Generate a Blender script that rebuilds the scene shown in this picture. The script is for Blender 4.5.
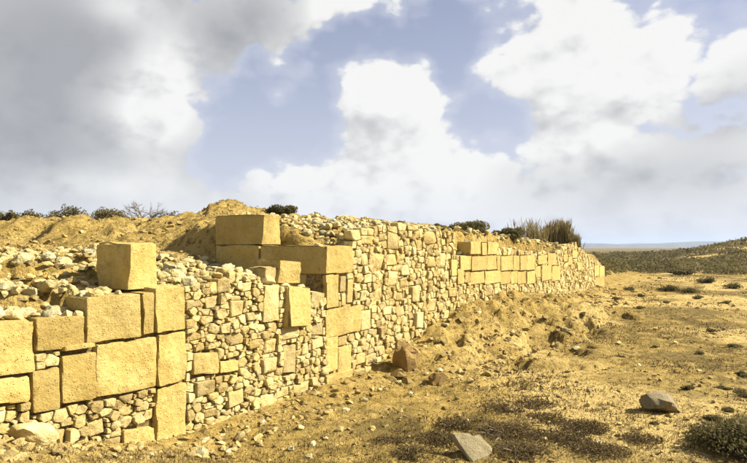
import bpy, bmesh, math, random
import numpy as np
from mathutils import Vector, Matrix

random.seed(7)
RNG = np.random.default_rng(11)
R = math.radians
for o in list(bpy.data.objects):
    bpy.data.objects.remove(o, do_unlink=True)
scene = bpy.context.scene
C = scene.collection

# ------------------------------------------------------------------ camera
FPX = 581.0            # focal length in photo pixels (747 wide): a 28 mm lens
CAMZ = 2.0
HORIZON = 247.0        # photo row of the horizon
TILT = math.atan((HORIZON - 231.5) / FPX)
cam_d = bpy.data.cameras.new('camera')
cam_d.sensor_width = 36.0
cam_d.lens = 36.0 * FPX / 747.0
cam_d.clip_start = 0.05
cam_d.clip_end = 20000
cam = bpy.data.objects.new('camera', cam_d)
C.objects.link(cam)
cam.location = (0, 0, CAMZ)
cam.rotation_euler = (math.pi / 2 + TILT, 0, 0)
scene.camera = cam

# ------------------------------------------------------------------ sun, sky
SUN_AZ = R(86)         # clockwise from +Y (view direction) towards +X
SUN_EL = R(39)
sun_dir = Vector((math.sin(SUN_AZ) * math.cos(SUN_EL), math.cos(SUN_AZ) * math.cos(SUN_EL), math.sin(SUN_EL)))
sd = bpy.data.lights.new('sun', 'SUN')
sd.energy = 5.0
sd.angle = R(0.5)
sd.color = (1.0, 0.915, 0.775)
sun = bpy.data.objects.new('sun', sd)
C.objects.link(sun)
sun.rotation_euler = (-sun_dir).to_track_quat('-Z', 'Y').to_euler()
sun.location = (30, 5, 30)

scene.view_settings.view_transform = 'Standard'
scene.view_settings.look = 'None'
scene.view_settings.gamma = 1.0
scene.view_settings.use_curve_mapping = False
scene.view_settings.exposure = 1.42
scene.render.engine = 'CYCLES'

world = bpy.data.worlds.new('World')
scene.world = world
world.use_nodes = True
world.cycles.sampling_method = 'MANUAL'
world.cycles.sample_map_resolution = 512


def px_dir(px, py):
    """direction of a photo pixel, azimuth and elevation (radians)"""
    v = Vector(((px - 373.5) / FPX, (231.5 - py) / FPX, -1.0))
    v.rotate(cam.rotation_euler)
    v.normalize()
    return v


def az_el(px, py):
    v = px_dir(px, py)
    return math.atan2(v.x, v.y), math.asin(v.z)


class NB:
    """tiny node-building helper"""
    def __init__(self, tree):
        self.t = tree

    def n(self, typ, **kw):
        nd = self.t.nodes.new(typ)
        for k, v in kw.items():
            setattr(nd, k, v)
        return nd

    def link(self, a, b):
        self.t.links.new(a, b)

    def put(self, sock, v):
        if isinstance(v, bpy.types.NodeSocket):
            self.link(v, sock)
        else:
            sock.default_value = v

    def m(self, op, a, b=0.0, c=0.0, clamp=False):
        nd = self.n('ShaderNodeMath', operation=op)
        nd.use_clamp = clamp
        self.put(nd.inputs[0], a)
        self.put(nd.inputs[1], b)
        self.put(nd.inputs[2], c)
        return nd.outputs[0]

    def vm(self, op, a, b=(0, 0, 0), out=0):
        nd = self.n('ShaderNodeVectorMath', operation=op)
        self.put(nd.inputs[0], a)
        self.put(nd.inputs[1], b)
        return nd.outputs[out]

    def noise(self, vec, scale, detail=4.0, rough=0.5, dist=0.0):
        nd = self.n('ShaderNodeTexNoise')
        self.put(nd.inputs['Vector'], vec)
        nd.inputs['Scale'].default_value = scale
        nd.inputs['Detail'].default_value = detail
        nd.inputs['Roughness'].default_value = rough
        nd.inputs['Distortion'].default_value = dist
        return nd.outputs['Fac']

    def ramp(self, v, lo, hi, a=0.0, b=1.0, smooth=True):
        nd = self.n('ShaderNodeMapRange')
        nd.interpolation_type = 'SMOOTHSTEP' if smooth else 'LINEAR'
        self.put(nd.inputs['Value'], v)
        self.put(nd.inputs['From Min'], lo)
        self.put(nd.inputs['From Max'], hi)
        self.put(nd.inputs['To Min'], a)
        self.put(nd.inputs['To Max'], b)
        return nd.outputs['Result']

    def mix(self, f, a, b, blend='MIX'):
        nd = self.n('ShaderNodeMix', data_type='RGBA', blend_type=blend)
        self.put(nd.inputs[0], f)
        self.put(nd.inputs[6], a if isinstance(a, bpy.types.NodeSocket) else (*a, 1.0))
        self.put(nd.inputs[7], b if isinstance(b, bpy.types.NodeSocket) else (*b, 1.0))
        return nd.outputs[2]


# cloud banks: photo column, row, half-width, half-height, weight (negative = clear gap)
CLOUDS = [
    (30, 60, 120, 90, .36), (120, 80, 75, 70, .30), (70, 165, 95, 45, .20), (175, 85, 30, 45, .22),
    (250, 30, 60, 36, .30), (365, 8, 62, 22, .34), (150, 150, 45, 22, -.06),
    (255, 115, 60, 38, -.40), (305, 62, 36, 24, -.22), (455, 62, 26, 36, -.34), (225, 165, 60, 28, -.28),
    (372, 88, 50, 36, .46), (410, 125, 46, 44, .42), (350, 170, 60, 32, .30), (475, 125, 34, 26, -.20),
    (575, 45, 75, 50, .36), (640, 60, 60, 45, .30), (510, 85, 40, 22, .20), (605, 95, 40, 22, .16),
    (700, 85, 18, 40, -.16), (728, 100, 40, 60, .26), (640, 175, 90, 34, .26), (545, 135, 34, 22, .18),
    (500, 185, 70, 32, .32), (430, 200, 70, 22, .26), (690, 205, 80, 25, .20), (620, 140, 40, 20, .16), (720, 20, 26, 20, -.20), (445, 12, 26, 18, -.22), (255, 190, 70, 15, .32),
    (120, 195, 80, 18, .30), (330, 46, 40, 13, -.34), (400, 40, 36, 12, -.34), (455, 36, 30, 26, -.22), (325, 100, 18, 40, -.22), (500, 140, 40, 26, -.16), (210, 110, 20, 40, -.16), (560, 215, 120, 22, .26), (350, 215, 100, 14, .2), (60, 210, 90, 14, .2), (310, 120, 18, 28, -.14),
]


GREYS = [(20, 75, 150, 110, .74), (110, 20, 90, 40, .25), (235, 25, 70, 38, .45), (505, 88, 48, 24, .30), (715, 120, 40, 14, .35), (735, 85, 30, 25, .25), (600, 180, 110, 34, .36), (720, 170, 50, 40, .25), (45, 165, 80, 40, .25),
         (165, 75, 30, 50, -.85), (150, 118, 34, 24, -.6), (120, 8, 26, 14, -.5), (105, 185, 60, 16, -.4), (290, 62, 22, 18, -.35), (378, 100, 60, 60, -.7), (580, 40, 90, 50, -.6), (620, 95, 40, 24, -.4), (365, 10, 60, 22, -.5), (370, 150, 70, 55, -.9), (555, 125, 50, 25, -.5)]
CLOUD_DARK = (2.25, 2.32, 2.5)
CLOUD_LIT = (7.12, 7.08, 6.88)
SKY_TINT = (0.90, 0.80, 0.86)
SKY_VEIL = (5.35, 5.55, 6.30)
COVER0, COVER1 = .845, .975


def cloud_group():
    g = bpy.data.node_groups.new('cloud_density', 'ShaderNodeTree')
    g.interface.new_socket('Dir', in_out='INPUT', socket_type='NodeSocketVector')
    g.interface.new_socket('Density', in_out='OUTPUT', socket_type='NodeSocketFloat')
    b = NB(g)
    gi = b.n('NodeGroupInput')
    go = b.n('NodeGroupOutput')
    d = b.vm('NORMALIZE', gi.outputs[0])
    # slight warping so the banks do not read as ellipses
    wn = b.n('ShaderNodeTexNoise')
    b.link(d, wn.inputs['Vector'])
    wn.inputs['Scale'].default_value = 7.0
    wn.inputs['Detail'].default_value = 3.0
    w = b.vm('SUBTRACT', wn.outputs['Color'], (.5, .5, .5))
    w = b.vm('MULTIPLY', w, (.10, .10, .10))
    dw = b.vm('ADD', d, w)
    sep = b.n('ShaderNodeSeparateXYZ')
    b.link(b.vm('NORMALIZE', dw), sep.inputs[0])
    az = b.m('ARCTAN2', sep.outputs[0], sep.outputs[1])
    el = b.m('ARCSINE', sep.outputs[2])
    comb = b.n('ShaderNodeCombineXYZ')
    b.link(az, comb.inputs[0])
    b.link(el, comb.inputs[1])
    total = None
    for (px, py, rx, ry, wt) in CLOUDS:
        a0, e0 = az_el(px, py)
        q = b.vm('SUBTRACT', comb.outputs[0], (a0, e0, 0))
        q = b.vm('MULTIPLY', q, (FPX / rx, FPX / ry, 0))
        ln = b.vm('DOT_PRODUCT', q, q, out=1)
        ex = b.m('EXPONENT', b.m('MULTIPLY', ln, -0.8))
        ct = b.m('MULTIPLY', ex, wt)
        total = ct if total is None else b.m('ADD', total, ct)
    st = b.vm('MULTIPLY', d, (1.0, 1.0, 1.45))
    n1 = b.noise(st, 6.0, 8.0, 0.62, 0.1)
    # cauliflower billows
    bil = []
    for sc in (16.0, 38.0):
        vo = b.n('ShaderNodeTexVoronoi')
        vo.inputs['Scale'].default_value = sc
        b.link(b.vm('ADD', st, b.vm('MULTIPLY', w, (.35, .35, .35))), vo.inputs['Vector'])
        bil.append(b.m('SUBTRACT', 1.0, vo.outputs['Distance']))
    dens = b.m('ADD', b.m('MULTIPLY', n1, 1.05), b.m('MULTIPLY', bil[0], 0.32))
    dens = b.m('ADD', dens, b.m('MULTIPLY', bil[1], 0.17))
    dens = b.m('ADD', dens, b.m('MULTIPLY', total, .92))
    b.link(dens, go.inputs[0])
    return g


def build_world():
    t = world.node_tree
    t.nodes.clear()
    b = NB(t)
    out = b.n('ShaderNodeOutputWorld')
    bg = b.n('ShaderNodeBackground')
    tc = b.n('ShaderNodeTexCoord')
    d = tc.outputs['Generated']
    sky = b.n('ShaderNodeTexSky')
    sky.sky_type = 'NISHITA'
    sky.sun_disc = False
    sky.sun_elevation = SUN_EL
    sky.sun_rotation = SUN_AZ
    sky.air_density = 1.0
    sky.dust_density = 1.6
    sky.ozone_density = 2.0
    g = cloud_group()

    def dens(vec):
        nd = b.n('ShaderNodeGroup')
        nd.node_tree = g
        b.link(vec, nd.inputs[0])
        return nd.outputs[0]
    d0 = dens(d)
    off = sun_dir * 0.030 + Vector((0, 0, 0.022))
    d1 = dens(b.vm('ADD', d, tuple(off)))
    cover = b.ramp(d0, COVER0, COVER1)
    veil = b.ramp(d0, COVER0 - .26, COVER0 + .05, 0, .42)
    thick = b.ramp(d0, COVER1, COVER1 + .5)
    lit = b.ramp(b.m('SUBTRACT', d0, d1), -0.48, 0.09, .42, 1.0)
    # broad grey undersides of the heavy banks
    sepd = b.n('ShaderNodeSeparateXYZ')
    b.link(d, sepd.inputs[0])
    comb = b.n('ShaderNodeCombineXYZ')
    b.link(b.m('ARCTAN2', sepd.outputs[0], sepd.outputs[1]), comb.inputs[0])
    b.link(b.m('ARCSINE', sepd.outputs[2]), comb.inputs[1])
    grey = b.ramp(b.noise(d, 6.0, 5, .55), .42, .72, 0, .30)
    for (px, py, rx, ry, wt) in GREYS:
        a0, e0 = az_el(px, py)
        q = b.vm('MULTIPLY', b.vm('SUBTRACT', comb.outputs[0], (a0, e0, 0)), (FPX / rx, FPX / ry, 0))
        ex = b.m('EXPONENT', b.m('MULTIPLY', b.vm('DOT_PRODUCT', q, q, out=1), -0.8))
        grey = b.m('ADD', grey, b.m('MULTIPLY', ex, wt))
    grey = b.m('MINIMUM', b.m('MAXIMUM', grey, 0.0), .85)
    lit = b.m('MULTIPLY', lit, b.m('SUBTRACT', 1.0, grey), clamp=True)
    # the background strength below is 0.05
    cloudc = b.mix(lit, CLOUD_DARK, CLOUD_LIT)
    sky2 = b.mix(1.0, sky.outputs[0], SKY_TINT, 'MULTIPLY')
    low = b.ramp(sepd.outputs[2], -.02, 0.42, 0.80, 0.30)
    skyc = b.mix(low, sky2, SKY_VEIL)
    skyc = b.mix(veil, skyc, SKY_VEIL)
    col = b.mix(b.m('MULTIPLY', cover, 0.94), skyc, cloudc)
    col = b.mix(b.ramp(sepd.outputs[2], 0.0, .13, .55, 0), col, (5.5, 5.55, 6.05))
    b.link(col, bg.inputs['Color'])
    bg.inputs['Strength'].default_value = 0.05
    b.link(bg.outputs[0], out.inputs['Surface'])


build_world()

# ------------------------------------------------------------------ wall frame
# the wall's front face: straight line in plan, s runs along it, d to its front (towards the open ground)
A_ = 0.5895
B_ = 5.56
P0 = np.array([-0.3244 * 6.08, 6.08])
T = np.array([A_, 1.0]) / math.hypot(A_, 1.0)
N = np.array([T[1], -T[0]])


def wp(s, d, z):
    return (P0[0] + T[0] * s + N[0] * d, P0[1] + T[1] * s + N[1] * d, z)


def sd_of(x, y):
    dx = x - P0[0]
    dy = y - P0[1]
    return dx * T[0] + dy * T[1], dx * N[0] + dy * N[1]


def pw(px, py, d=0.0):
    """photo pixel -> (s, z) on the plane d in front of the wall face"""
    v = px_dir(px, py)
    den = v.x * N[0] + v.y * N[1]
    lam = (d + P0[0] * N[0] + P0[1] * N[1]) / den
    x, y = v.x * lam, v.y * lam
    s, _ = sd_of(x, y)
    return s, CAMZ + v.z * lam


def pg(px, py, z=0.0):
    """photo pixel -> point on the level z"""
    v = px_dir(px, py)
    lam = (z - CAMZ) / v.z
    return v.x * lam, v.y * lam


def py_at(px, py, Y):
    v = px_dir(px, py)
    k = Y / v.y
    return v.x * k, Y, CAMZ + v.z * k


# ------------------------------------------------------------------ numpy noise
def _h(ix, iy, iz, seed):
    n = (ix * 374761393 + iy * 668265263 + iz * 2147483647 + seed * 1274126177) & 0xffffffff
    n = ((n ^ (n >> 13)) * 1274126177) & 0xffffffff
    n = ((n ^ (n >> 16)) * 2246822519) & 0xffffffff
    return ((n ^ (n >> 15)) & 0xffff) / 32767.5 - 1.0


def vnoise(x, y, z=0.0, seed=0):
    x = np.asarray(x, float); y = np.asarray(y, float); z = np.asarray(z, float) + 0 * x
    ix = np.floor(x).astype(np.int64); iy = np.floor(y).astype(np.int64); iz = np.floor(z).astype(np.int64)
    fx = x - ix; fy = y - iy; fz = z - iz
    ux = fx * fx * fx * (fx * (fx * 6 - 15) + 10); uy = fy * fy * fy * (fy * (fy * 6 - 15) + 10); uz = fz * fz * (3 - 2 * fz)
    r = 0
    for dx in (0, 1):
        for dy in (0, 1):
            for dz in (0, 1):
                w = (ux if dx else 1 - ux) * (uy if dy else 1 - uy) * (uz if dz else 1 - uz)
                r = r + w * _h(ix + dx, iy + dy, iz + dz, seed)
    return r


def fbm(x, y, z=0.0, octv=4, seed=0, gain=0.5):
    a, f, r = 1.0, 1.0, 0
    for i in range(octv):
        r = r + a * vnoise(np.asarray(x) * f + 17.3 * i, np.asarray(y) * f - 9.1 * i, np.asarray(z) * f, seed + i)
        a *= gain
        f *= 2.03
    return r


def sst(a, b, x):
    t = np.clip((x - a) / (b - a), 0, 1)
    return t * t * (3 - 2 * t)


# ------------------------------------------------------------------ profiles of the wall
LOW_TOP = [(-60, 322), (0, 318), (84, 315), (85.5, 296), (140, 293), (155, 288), (185, 287), (187, 284), (215, 279), (232, 272), (250, 271), (262, 279), (280, 284), (283, 289), (307, 289), (310, 297), (327, 297)]
TALL_TOP = [(324, 246), (351, 246), (353, 233), (362, 228), (380, 225), (400, 225), (420, 228), (440, 231), (453.5, 235), (454, 255), (469, 255), (469.5, 241), (496, 242), (498, 247), (512, 250), (535, 253), (556, 251), (562, 246), (575, 243), (582, 250), (590, 257), (600, 263), (605, 271), (607, 286)]


def prof(pts):
    a = np.array([pw(*p) for p in pts])
    return a[:, 0], a[:, 1]


LS, LZ = prof(LOW_TOP)
HS, HZ = prof(TALL_TOP)
S_PIER = pw(325, 300)[0]
S_END = pw(605, 285)[0]


def top_of(s):
    s = np.asarray(s, float)
    return np.where(s < S_PIER, np.interp(s, LS, LZ), np.interp(s, HS, HZ))


E_RET = 2.12     # how far the broken end of the tall wall runs back


def height(X, Y, micro=True):
    X = np.asarray(X, float); Y = np.asarray(Y, float)
    s, d = sd_of(X, Y)
    e = -d
    # open ground in front of the wall
    f = 0.30 * np.maximum(0, -s - 0.15) ** 1.05 * np.exp(-np.maximum(d - 0.9, 0) ** 2 / 2.5)
    f = np.minimum(f, 0.95)
    deb = np.interp(s, [2.5, 3.6, 5.0, 7.0, 10, 14, 20, 26], [0, 0.03, .30, .58, .54, .42, .15, .0])
    wob = 0.5 * fbm(X * .9, Y * .9, 3.1, 3, 5)
    f = f + deb * (1 - sst(0.1, 2.0 + wob, d)) * (1 + .25 * fbm(X * 2.2, Y * 2.2, 1, 3, 9))
    # little bank where the debris slope breaks
    bank = np.interp(s, [5, 7.5, 13, 18], [0, .18, .20, 0])
    f = f + bank * (1 - sst(1.5 + 1.3 * wob, 1.75 + 1.3 * wob, d))
    f = f + 0.05 * (1 - sst(0.0, 0.7, d)) * np.interp(s, [-1, 0, 3, 5], [0, 1, 1, 0.])
    f = f - .16 * sst(.15, .5, fbm(X * 1.5, Y * 1.5, 6, 3, 65)) * sst(.3, .7, d) * (1 - sst(2.2, 3.5, d)) * np.interp(s, [3, 5, 15, 20], [0, 1, 1, 0.])
    far = sst(25, 60, Y)
    f = f + 0.10 * fbm(X * .22, Y * .22, 0, 3, 21) * sst(6, 14, np.hypot(X, Y)) * (1 - far)
    # scrub-covered rise on the right
    hx = X / np.maximum(Y, 1)
    rise = np.interp(hx, [.30, .42, .5, .56, .62, .70, .9, 1.6], [0, .0, .4, 1.3, 2.8, 3.7, 4.2, 4.0])
    f = f + rise * sst(55, 100, Y) * (1 - 0.6 * sst(160, 420, Y))
    f = f - 1.5 * sst(110, 300, Y)
    # ground behind the wall
    crestn = fbm(X * .5, Y * .5, 7, 4, 31)
    ft = np.interp(s, LS, LZ) - .04
    heap = np.interp(e, [0, .25, .9, 1.6, 2.3, 4.5], [1.30, 1.36, 1.55, 1.76, 1.88, 1.93])
    heap = np.where(s < -.05, ft + (.05 * sst(.05, .2, e) + .10 * sst(.2, .5, e)) * np.interp(s, [-1.5, -1.1], [1, 0]) + (1.86 - ft) * sst(.35, 1.7, e), heap)
    heap = heap + np.interp(s, [-3, -.2, .3, 1.2, 2.4], [.02, .02, .02, -.06, -.16]) * (1 - sst(2.2, 4, e))
    heap = heap + .05 * fbm(X * 2.5, Y * 2.5, 2, 3, 41)
    by = 12.2 + 0.9 * fbm(X * .45, 2.2, 0, 3, 51) + .35 * fbm(X * 1.7, Y * .7, 0, 2, 52)
    emb = sst(by, by + 2.3, Y)
    gul = fbm(X * 1.9, Y * 1.1, 4, 5, 61, .6)
    mound = 0.66 * np.exp(-((X + 4.2) / .95) ** 2 - ((Y - 16.8) / 1.5) ** 2) + .24 * np.exp(-((X + 2.7) / .75) ** 2 - ((Y - 16.6) / 1.2) ** 2)
    low = heap + emb * (.86 + .10 * crestn) + mound * (1 + .2 * gul) + .14 * gul * emb * (1 - sst(15.5, 18, Y)) - .10 * np.abs(fbm(X * 1.3, Y * .5, 3, 3, 63)) * emb * (1 - sst(14.5, 16, Y))
    pl = np.interp(s, [2, 5, 9, 14, 19, 22, 25, 28, 34, 46, 52], [2.30, 2.40, 2.46, 2.32, 2.15, 2.0, 1.75, 1.55, 1.15, .3, .0])
    plateau = pl + .22 * sst(1.0, 4.5, e) * np.interp(s, [16, 22], [1, 0]) + .09 * gul * sst(.5, 2, e) + mound
    # fill of the tall wall slopes down towards its front edge
    plateau = plateau - .42 * (1 - sst(.3, 1.5, e)) * np.interp(s, [3.2, 4.2], [1, 0.35])
    mixs = sst(2.85, 3.15, s) * (1 - sst(2.5, 4.5, e)) + sst(2.4, 5.5, s) * sst(2.5, 4.5, e)
    bk = low * (1 - mixs) + plateau * mixs
    bk = bk * (1 - sst(60, 140, Y)) + f * sst(60, 140, Y)
    bk = bk + .35 * crestn * sst(22, 40, Y) * (1 - sst(60, 140, Y))
    w = sst(.12, .34, e)
    endfade = sst(S_END - .8, S_END + 3.5, s)
    wide = sst(-.5, 2.6, e)
    w = w * (1 - endfade) + wide * endfade
    z = f * (1 - w) + bk * w
    if micro:
        nr = 1 - sst(18, 45, Y)
        z = z + nr * (.022 * fbm(X * 4, Y * 4, 0, 3, 71) + .020 * np.abs(fbm(X * 9, Y * 9, 0, 2, 73)))
        rough = sst(.0, .5, e) * (1 - sst(20, 30, Y)) + (1 - sst(0, 2.2, np.abs(d - .6))) * np.interp(s, [3, 6, 15, 20], [0, 1, 1, 0.])
        z = z + .065 * rough * nr * fbm(X * 6, Y * 6, 5, 3, 75)
    return z


# ------------------------------------------------------------------ materials
def new_mat(name):
    m = bpy.data.materials.new(name)
    m.use_nodes = True
    t = m.node_tree
    t.nodes.clear()
    b = NB(t)
    out = b.n('ShaderNodeOutputMaterial')
    b.out = out
    p = b.n('ShaderNodeBsdfPrincipled')
    p.inputs['Roughness'].default_value = 0.95
    p.inputs['Specular IOR Level'].default_value = 0.12
    b.link(p.outputs[0], out.inputs['Surface'])
    return m, b, p


def stone_mat(name, base, pale, dark, bump=1.0, pit=0.5, weather=.45):
    """weathered limestone: per-stone tint attribute, grain, stains and pits"""
    m, b, p = new_mat(name)
    pos = b.n('ShaderNodeNewGeometry').outputs['Position']
    at = b.n('ShaderNodeAttribute', attribute_name='tint')
    sp = b.n('ShaderNodeSeparateColor')
    b.link(at.outputs['Color'], sp.inputs[0])
    big = b.noise(pos, 3.0, 4, .6)
    mid = b.noise(pos, 14.0, 5, .65)
    fine = b.noise(pos, 70.0, 4, .7)
    col = b.mix(b.ramp(big, .35, .65), base, pale)
    col = b.mix(b.m('MULTIPLY', sp.outputs[0], .75), col, pale)
    col = b.mix(b.m('MULTIPLY', sp.outputs[1], .7), col, dark)
    k = b.ramp(sp.outputs[2], 0, 1, .70, 1.22, smooth=False)
    kc = b.n('ShaderNodeCombineXYZ')
    for q in range(3):
        b.link(k, kc.inputs[q])
    col = b.mix(1.0, col, kc.outputs[0], 'MULTIPLY')
    col = b.mix(b.ramp(mid, .52, .74, 0, .55), col, dark)
    col = b.mix(b.ramp(b.noise(pos, 6.0, 6, .7, .6), .50, .68, 0, .5), col, dark)
    col = b.mix(b.ramp(fine, .35, .7, .0, .35), col, pale)
    wz = b.noise(b.vm('MULTIPLY', pos, (1.0, 1.0, .55)), 2.4, 7, .68, .5)
    col = b.mix(b.ramp(wz, .50, .66, 0, weather), col, (dark[0] * .9, dark[1] * .95, dark[2] * 1.25))
    vor = b.n('ShaderNodeTexVoronoi')
    vor.inputs['Scale'].default_value = 38.0
    b.link(b.vm('ADD', pos, b.vm('MULTIPLY', (1, 1, 1), (0, 0, 0))), vor.inputs['Vector'])
    pits = b.m('MULTIPLY', b.ramp(vor.outputs['Distance'], .05, .28, 1, 0), b.ramp(mid, .46, .6))
    col = b.mix(b.m('MULTIPLY', pits, pit), col, (dark[0] * .55, dark[1] * .5, dark[2] * .45))
    b.link(col, p.inputs['Base Color'])
    h = b.m('ADD', b.m('MULTIPLY', mid, 1.0), b.m('MULTIPLY', fine, .35))
    h = b.m('SUBTRACT', h, b.m('MULTIPLY', pits, .6 * pit))
    bm = b.n('ShaderNodeBump')
    bm.inputs['Strength'].default_value = .8
    bm.inputs['Distance'].default_value = .035 * bump
    b.link(h, bm.inputs['Height'])
    b.link(bm.outputs[0], p.inputs['Normal'])
    return m


M = {}
M['rubble'] = stone_mat('rubble_limestone', (.396, .285, .087), (.540, .446, .208), (.192, .132, .040), 1.0, .35, .2)
M['ashlar'] = stone_mat('ashlar_sandstone', (.407, .293, .081), (.496, .383, .137), (.220, .149, .037), 1.0, .85, .35)
M['pale'] = stone_mat('pale_limestone', (.347, .296, .138), (.459, .418, .241), (.173, .138, .056), 1.0, .3, .2)
M['grey'] = stone_mat('grey_limestone', (.20, .165, .088), (.29, .245, .14), (.10, .078, .042), 1.2, .5)


M['gravel'] = stone_mat('earthy_gravel', (.330, .238, .074), (.490, .378, .156), (.128, .087, .024), 1.0, .2)


def earth_mat():
    m, b, p = new_mat('dry_earth')
    pos = b.n('ShaderNodeNewGeometry').outputs['Position']
    at = b.n('ShaderNodeAttribute', attribute_name='tint')
    sp = b.n('ShaderNodeSeparateColor')
    b.link(at.outputs['Color'], sp.inputs[0])
    big = b.noise(pos, .55, 4, .6)
    mid = b.noise(pos, 3.2, 6, .68)
    fine = b.noise(pos, 16, 5, .7)
    vfine = b.noise(pos, 60, 3, .7)
    col = b.mix(b.ramp(mid, .40, .62), (.512, .362, .102), (.366, .255, .066))
    col = b.mix(b.ramp(big, .46, .66, 0, .55), col, (.598, .437, .146))
    dry = b.mix(b.ramp(fine, .42, .6), (.165, .115, .028), (.329, .236, .064))
    k = b.m('MULTIPLY', sp.outputs[0], b.ramp(mid, .36, .58, .25, 1))
    col = b.mix(k, col, dry)
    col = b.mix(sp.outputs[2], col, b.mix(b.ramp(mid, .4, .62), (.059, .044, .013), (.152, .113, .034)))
    col = b.mix(b.m('MULTIPLY', sp.outputs[1], .85), col, (.671, .494, .174))
    col = b.mix(b.ramp(fine, .55, .72, 0, .5), col, (.183, .124, .032))
    col = b.mix(b.ramp(vfine, .56, .74, 0, .4), col, (.659, .494, .188))
    m2 = b.noise(pos, 7.0, 6, .72, .4)
    col = b.mix(b.ramp(m2, .52, .67, 0, .55), col, (.128, .085, .022))
    b.link(col, p.inputs['Base Color'])
    h = b.m('ADD', b.m('MULTIPLY', fine, 1.0), b.m('MULTIPLY', vfine, .35))
    h = b.m('SUBTRACT', h, b.m('MULTIPLY', b.ramp(m2, .5, .7), .8))
    h = b.m('ADD', h, b.m('MULTIPLY', mid, 1.2))
    bm = b.n('ShaderNodeBump')
    bm.inputs['Strength'].default_value = 1.0
    bm.inputs['Distance'].default_value = .11
    b.link(h, bm.inputs['Height'])
    b.link(bm.outputs[0], p.inputs['Normal'])
    return m


M['earth'] = earth_mat()


def plant_mat(name, c1, c2, transl=.35):
    m, b, p = new_mat(name)
    at = b.n('ShaderNodeAttribute', attribute_name='tint')
    sp = b.n('ShaderNodeSeparateColor')
    b.link(at.outputs['Color'], sp.inputs[0])
    b.link(b.mix(sp.outputs[0], c1, c2), p.inputs['Base Color'])
    p.inputs['Roughness'].default_value = .8
    tr = b.n('ShaderNodeBsdfTranslucent')
    b.link(b.mix(sp.outputs[0], c1, c2), tr.inputs['Color'])
    ms = b.n('ShaderNodeMixShader')
    ms.inputs[0].default_value = transl
    b.link(p.outputs[0], ms.inputs[1])
    b.link(tr.outputs[0], ms.inputs[2])
    b.link(ms.outputs[0], b.out.inputs['Surface'])
    return m


M['scrub'] = plant_mat('dark_scrub_leaf', (.070, .059, .022), (.186, .159, .064))
M['straw'] = plant_mat('dry_straw', (.095, .067, .022), (.224, .168, .067))
M['reed'] = plant_mat('dry_reed', (.10, .080, .028), (.28, .225, .095))
M['twig'] = plant_mat('grey_twig', (.088, .068, .044), (.320, .272, .200))
M['brown'] = stone_mat('brown_stone_hollow_shade', (.178, .118, .042), (.272, .184, .068), (.093, .061, .021), 1.4, .6)  # brown stone; on the slope boulder its dark tone stands for shade
M['deadleaf'] = plant_mat('dead_leaf', (.048, .034, .014), (.152, .108, .044))
M['bark'] = plant_mat('dark_bark', (.034, .026, .017), (.067, .050, .034))


def hill_mat():
    m, b, p = new_mat('far_land')
    pos = b.n('ShaderNodeNewGeometry').outputs['Position']
    n = b.noise(pos, .02, 5, .6)
    b.link(b.mix(b.ramp(n, .4, .6), (.06, .055, .03), (.12, .10, .05)), p.inputs['Base Color'])
    return m


M['hill'] = hill_mat()
m_, b_, p_ = new_mat('wall_core_earth')
pos_ = b_.n('ShaderNodeNewGeometry').outputs['Position']
b_.link(b_.mix(b_.ramp(b_.noise(pos_, 20, 4, .6), .35, .65), (.08, .056, .021), (.20, .145, .058)), p_.inputs['Base Color'])
M['core'] = m_
m_, b_, p_ = new_mat('pale_earth_mortar')
pos_ = b_.n('ShaderNodeNewGeometry').outputs['Position']
b_.link(b_.mix(b_.ramp(b_.noise(pos_, 16, 5, .65), .38, .62), (.15, .108, .038), (.34, .255, .098)), p_.inputs['Base Color'])
M['mortar'] = m_


# ------------------------------------------------------------------ mesh helpers
def mesh_np(name, verts, faces, tint=None, smooth=None, mat=None):
    """verts (n,3); faces: list of index tuples or (k,3)/(k,4) array; tint per vertex (n,3)"""
    me = bpy.data.meshes.new(name)
    verts = np.asarray(verts, float)
    if isinstance(faces, np.ndarray):
        k = faces.shape[1]
        me.vertices.add(len(verts))
        me.vertices.foreach_set('co', verts.ravel())
        me.loops.add(faces.size)
        me.loops.foreach_set('vertex_index', faces.ravel().astype(np.int32))
        me.polygons.add(len(faces))
        me.polygons.foreach_set('loop_start', np.arange(0, faces.size, k, dtype=np.int32))
        me.update(calc_edges=True)
        me.validate()
    else:
        me.from_pydata([tuple(v) for v in verts], [], faces)
    if tint is not None:
        a = me.color_attributes.new('tint', 'FLOAT_COLOR', 'POINT')
        t4 = np.ones((len(me.vertices), 4))
        t4[:, :3] = tint
        a.data.foreach_set('color', t4.ravel())
    if smooth is not None:
        me.shade_smooth()
        if smooth < 170:
            me.set_sharp_from_angle(angle=R(smooth))
    else:
        me.shade_flat()
    if mat:
        me.materials.append(M[mat])
    return me


def link_obj(name, me, parent=None):
    o = bpy.data.objects.new(name, me)
    C.objects.link(o)
    if parent:
        o.parent = parent
        o.matrix_parent_inverse = Matrix.Translation(parent.location).inverted()
    return o


def tag(o, label=None, cat=None, group=None, kind=None):
    if label: o['label'] = label
    if cat: o['category'] = cat
    if group: o['group'] = group
    if kind: o['kind'] = kind
    return o


def thing(name, loc, label, cat, group=None):
    o = bpy.data.objects.new(name, None)
    C.objects.link(o)
    o.location = loc
    o.empty_display_size = .2
    return tag(o, label, cat, group)


def rand_tint(pale_p=.3, dark_p=.2):
    r = random.random()
    a = random.uniform(0, .25)
    d = random.uniform(0, .25)
    if r < pale_p:
        a = random.uniform(.5, 1.0); d = 0
    elif r < pale_p + dark_p:
        d = random.uniform(.4, .9); a = 0
    return (a, d, random.random())


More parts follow.
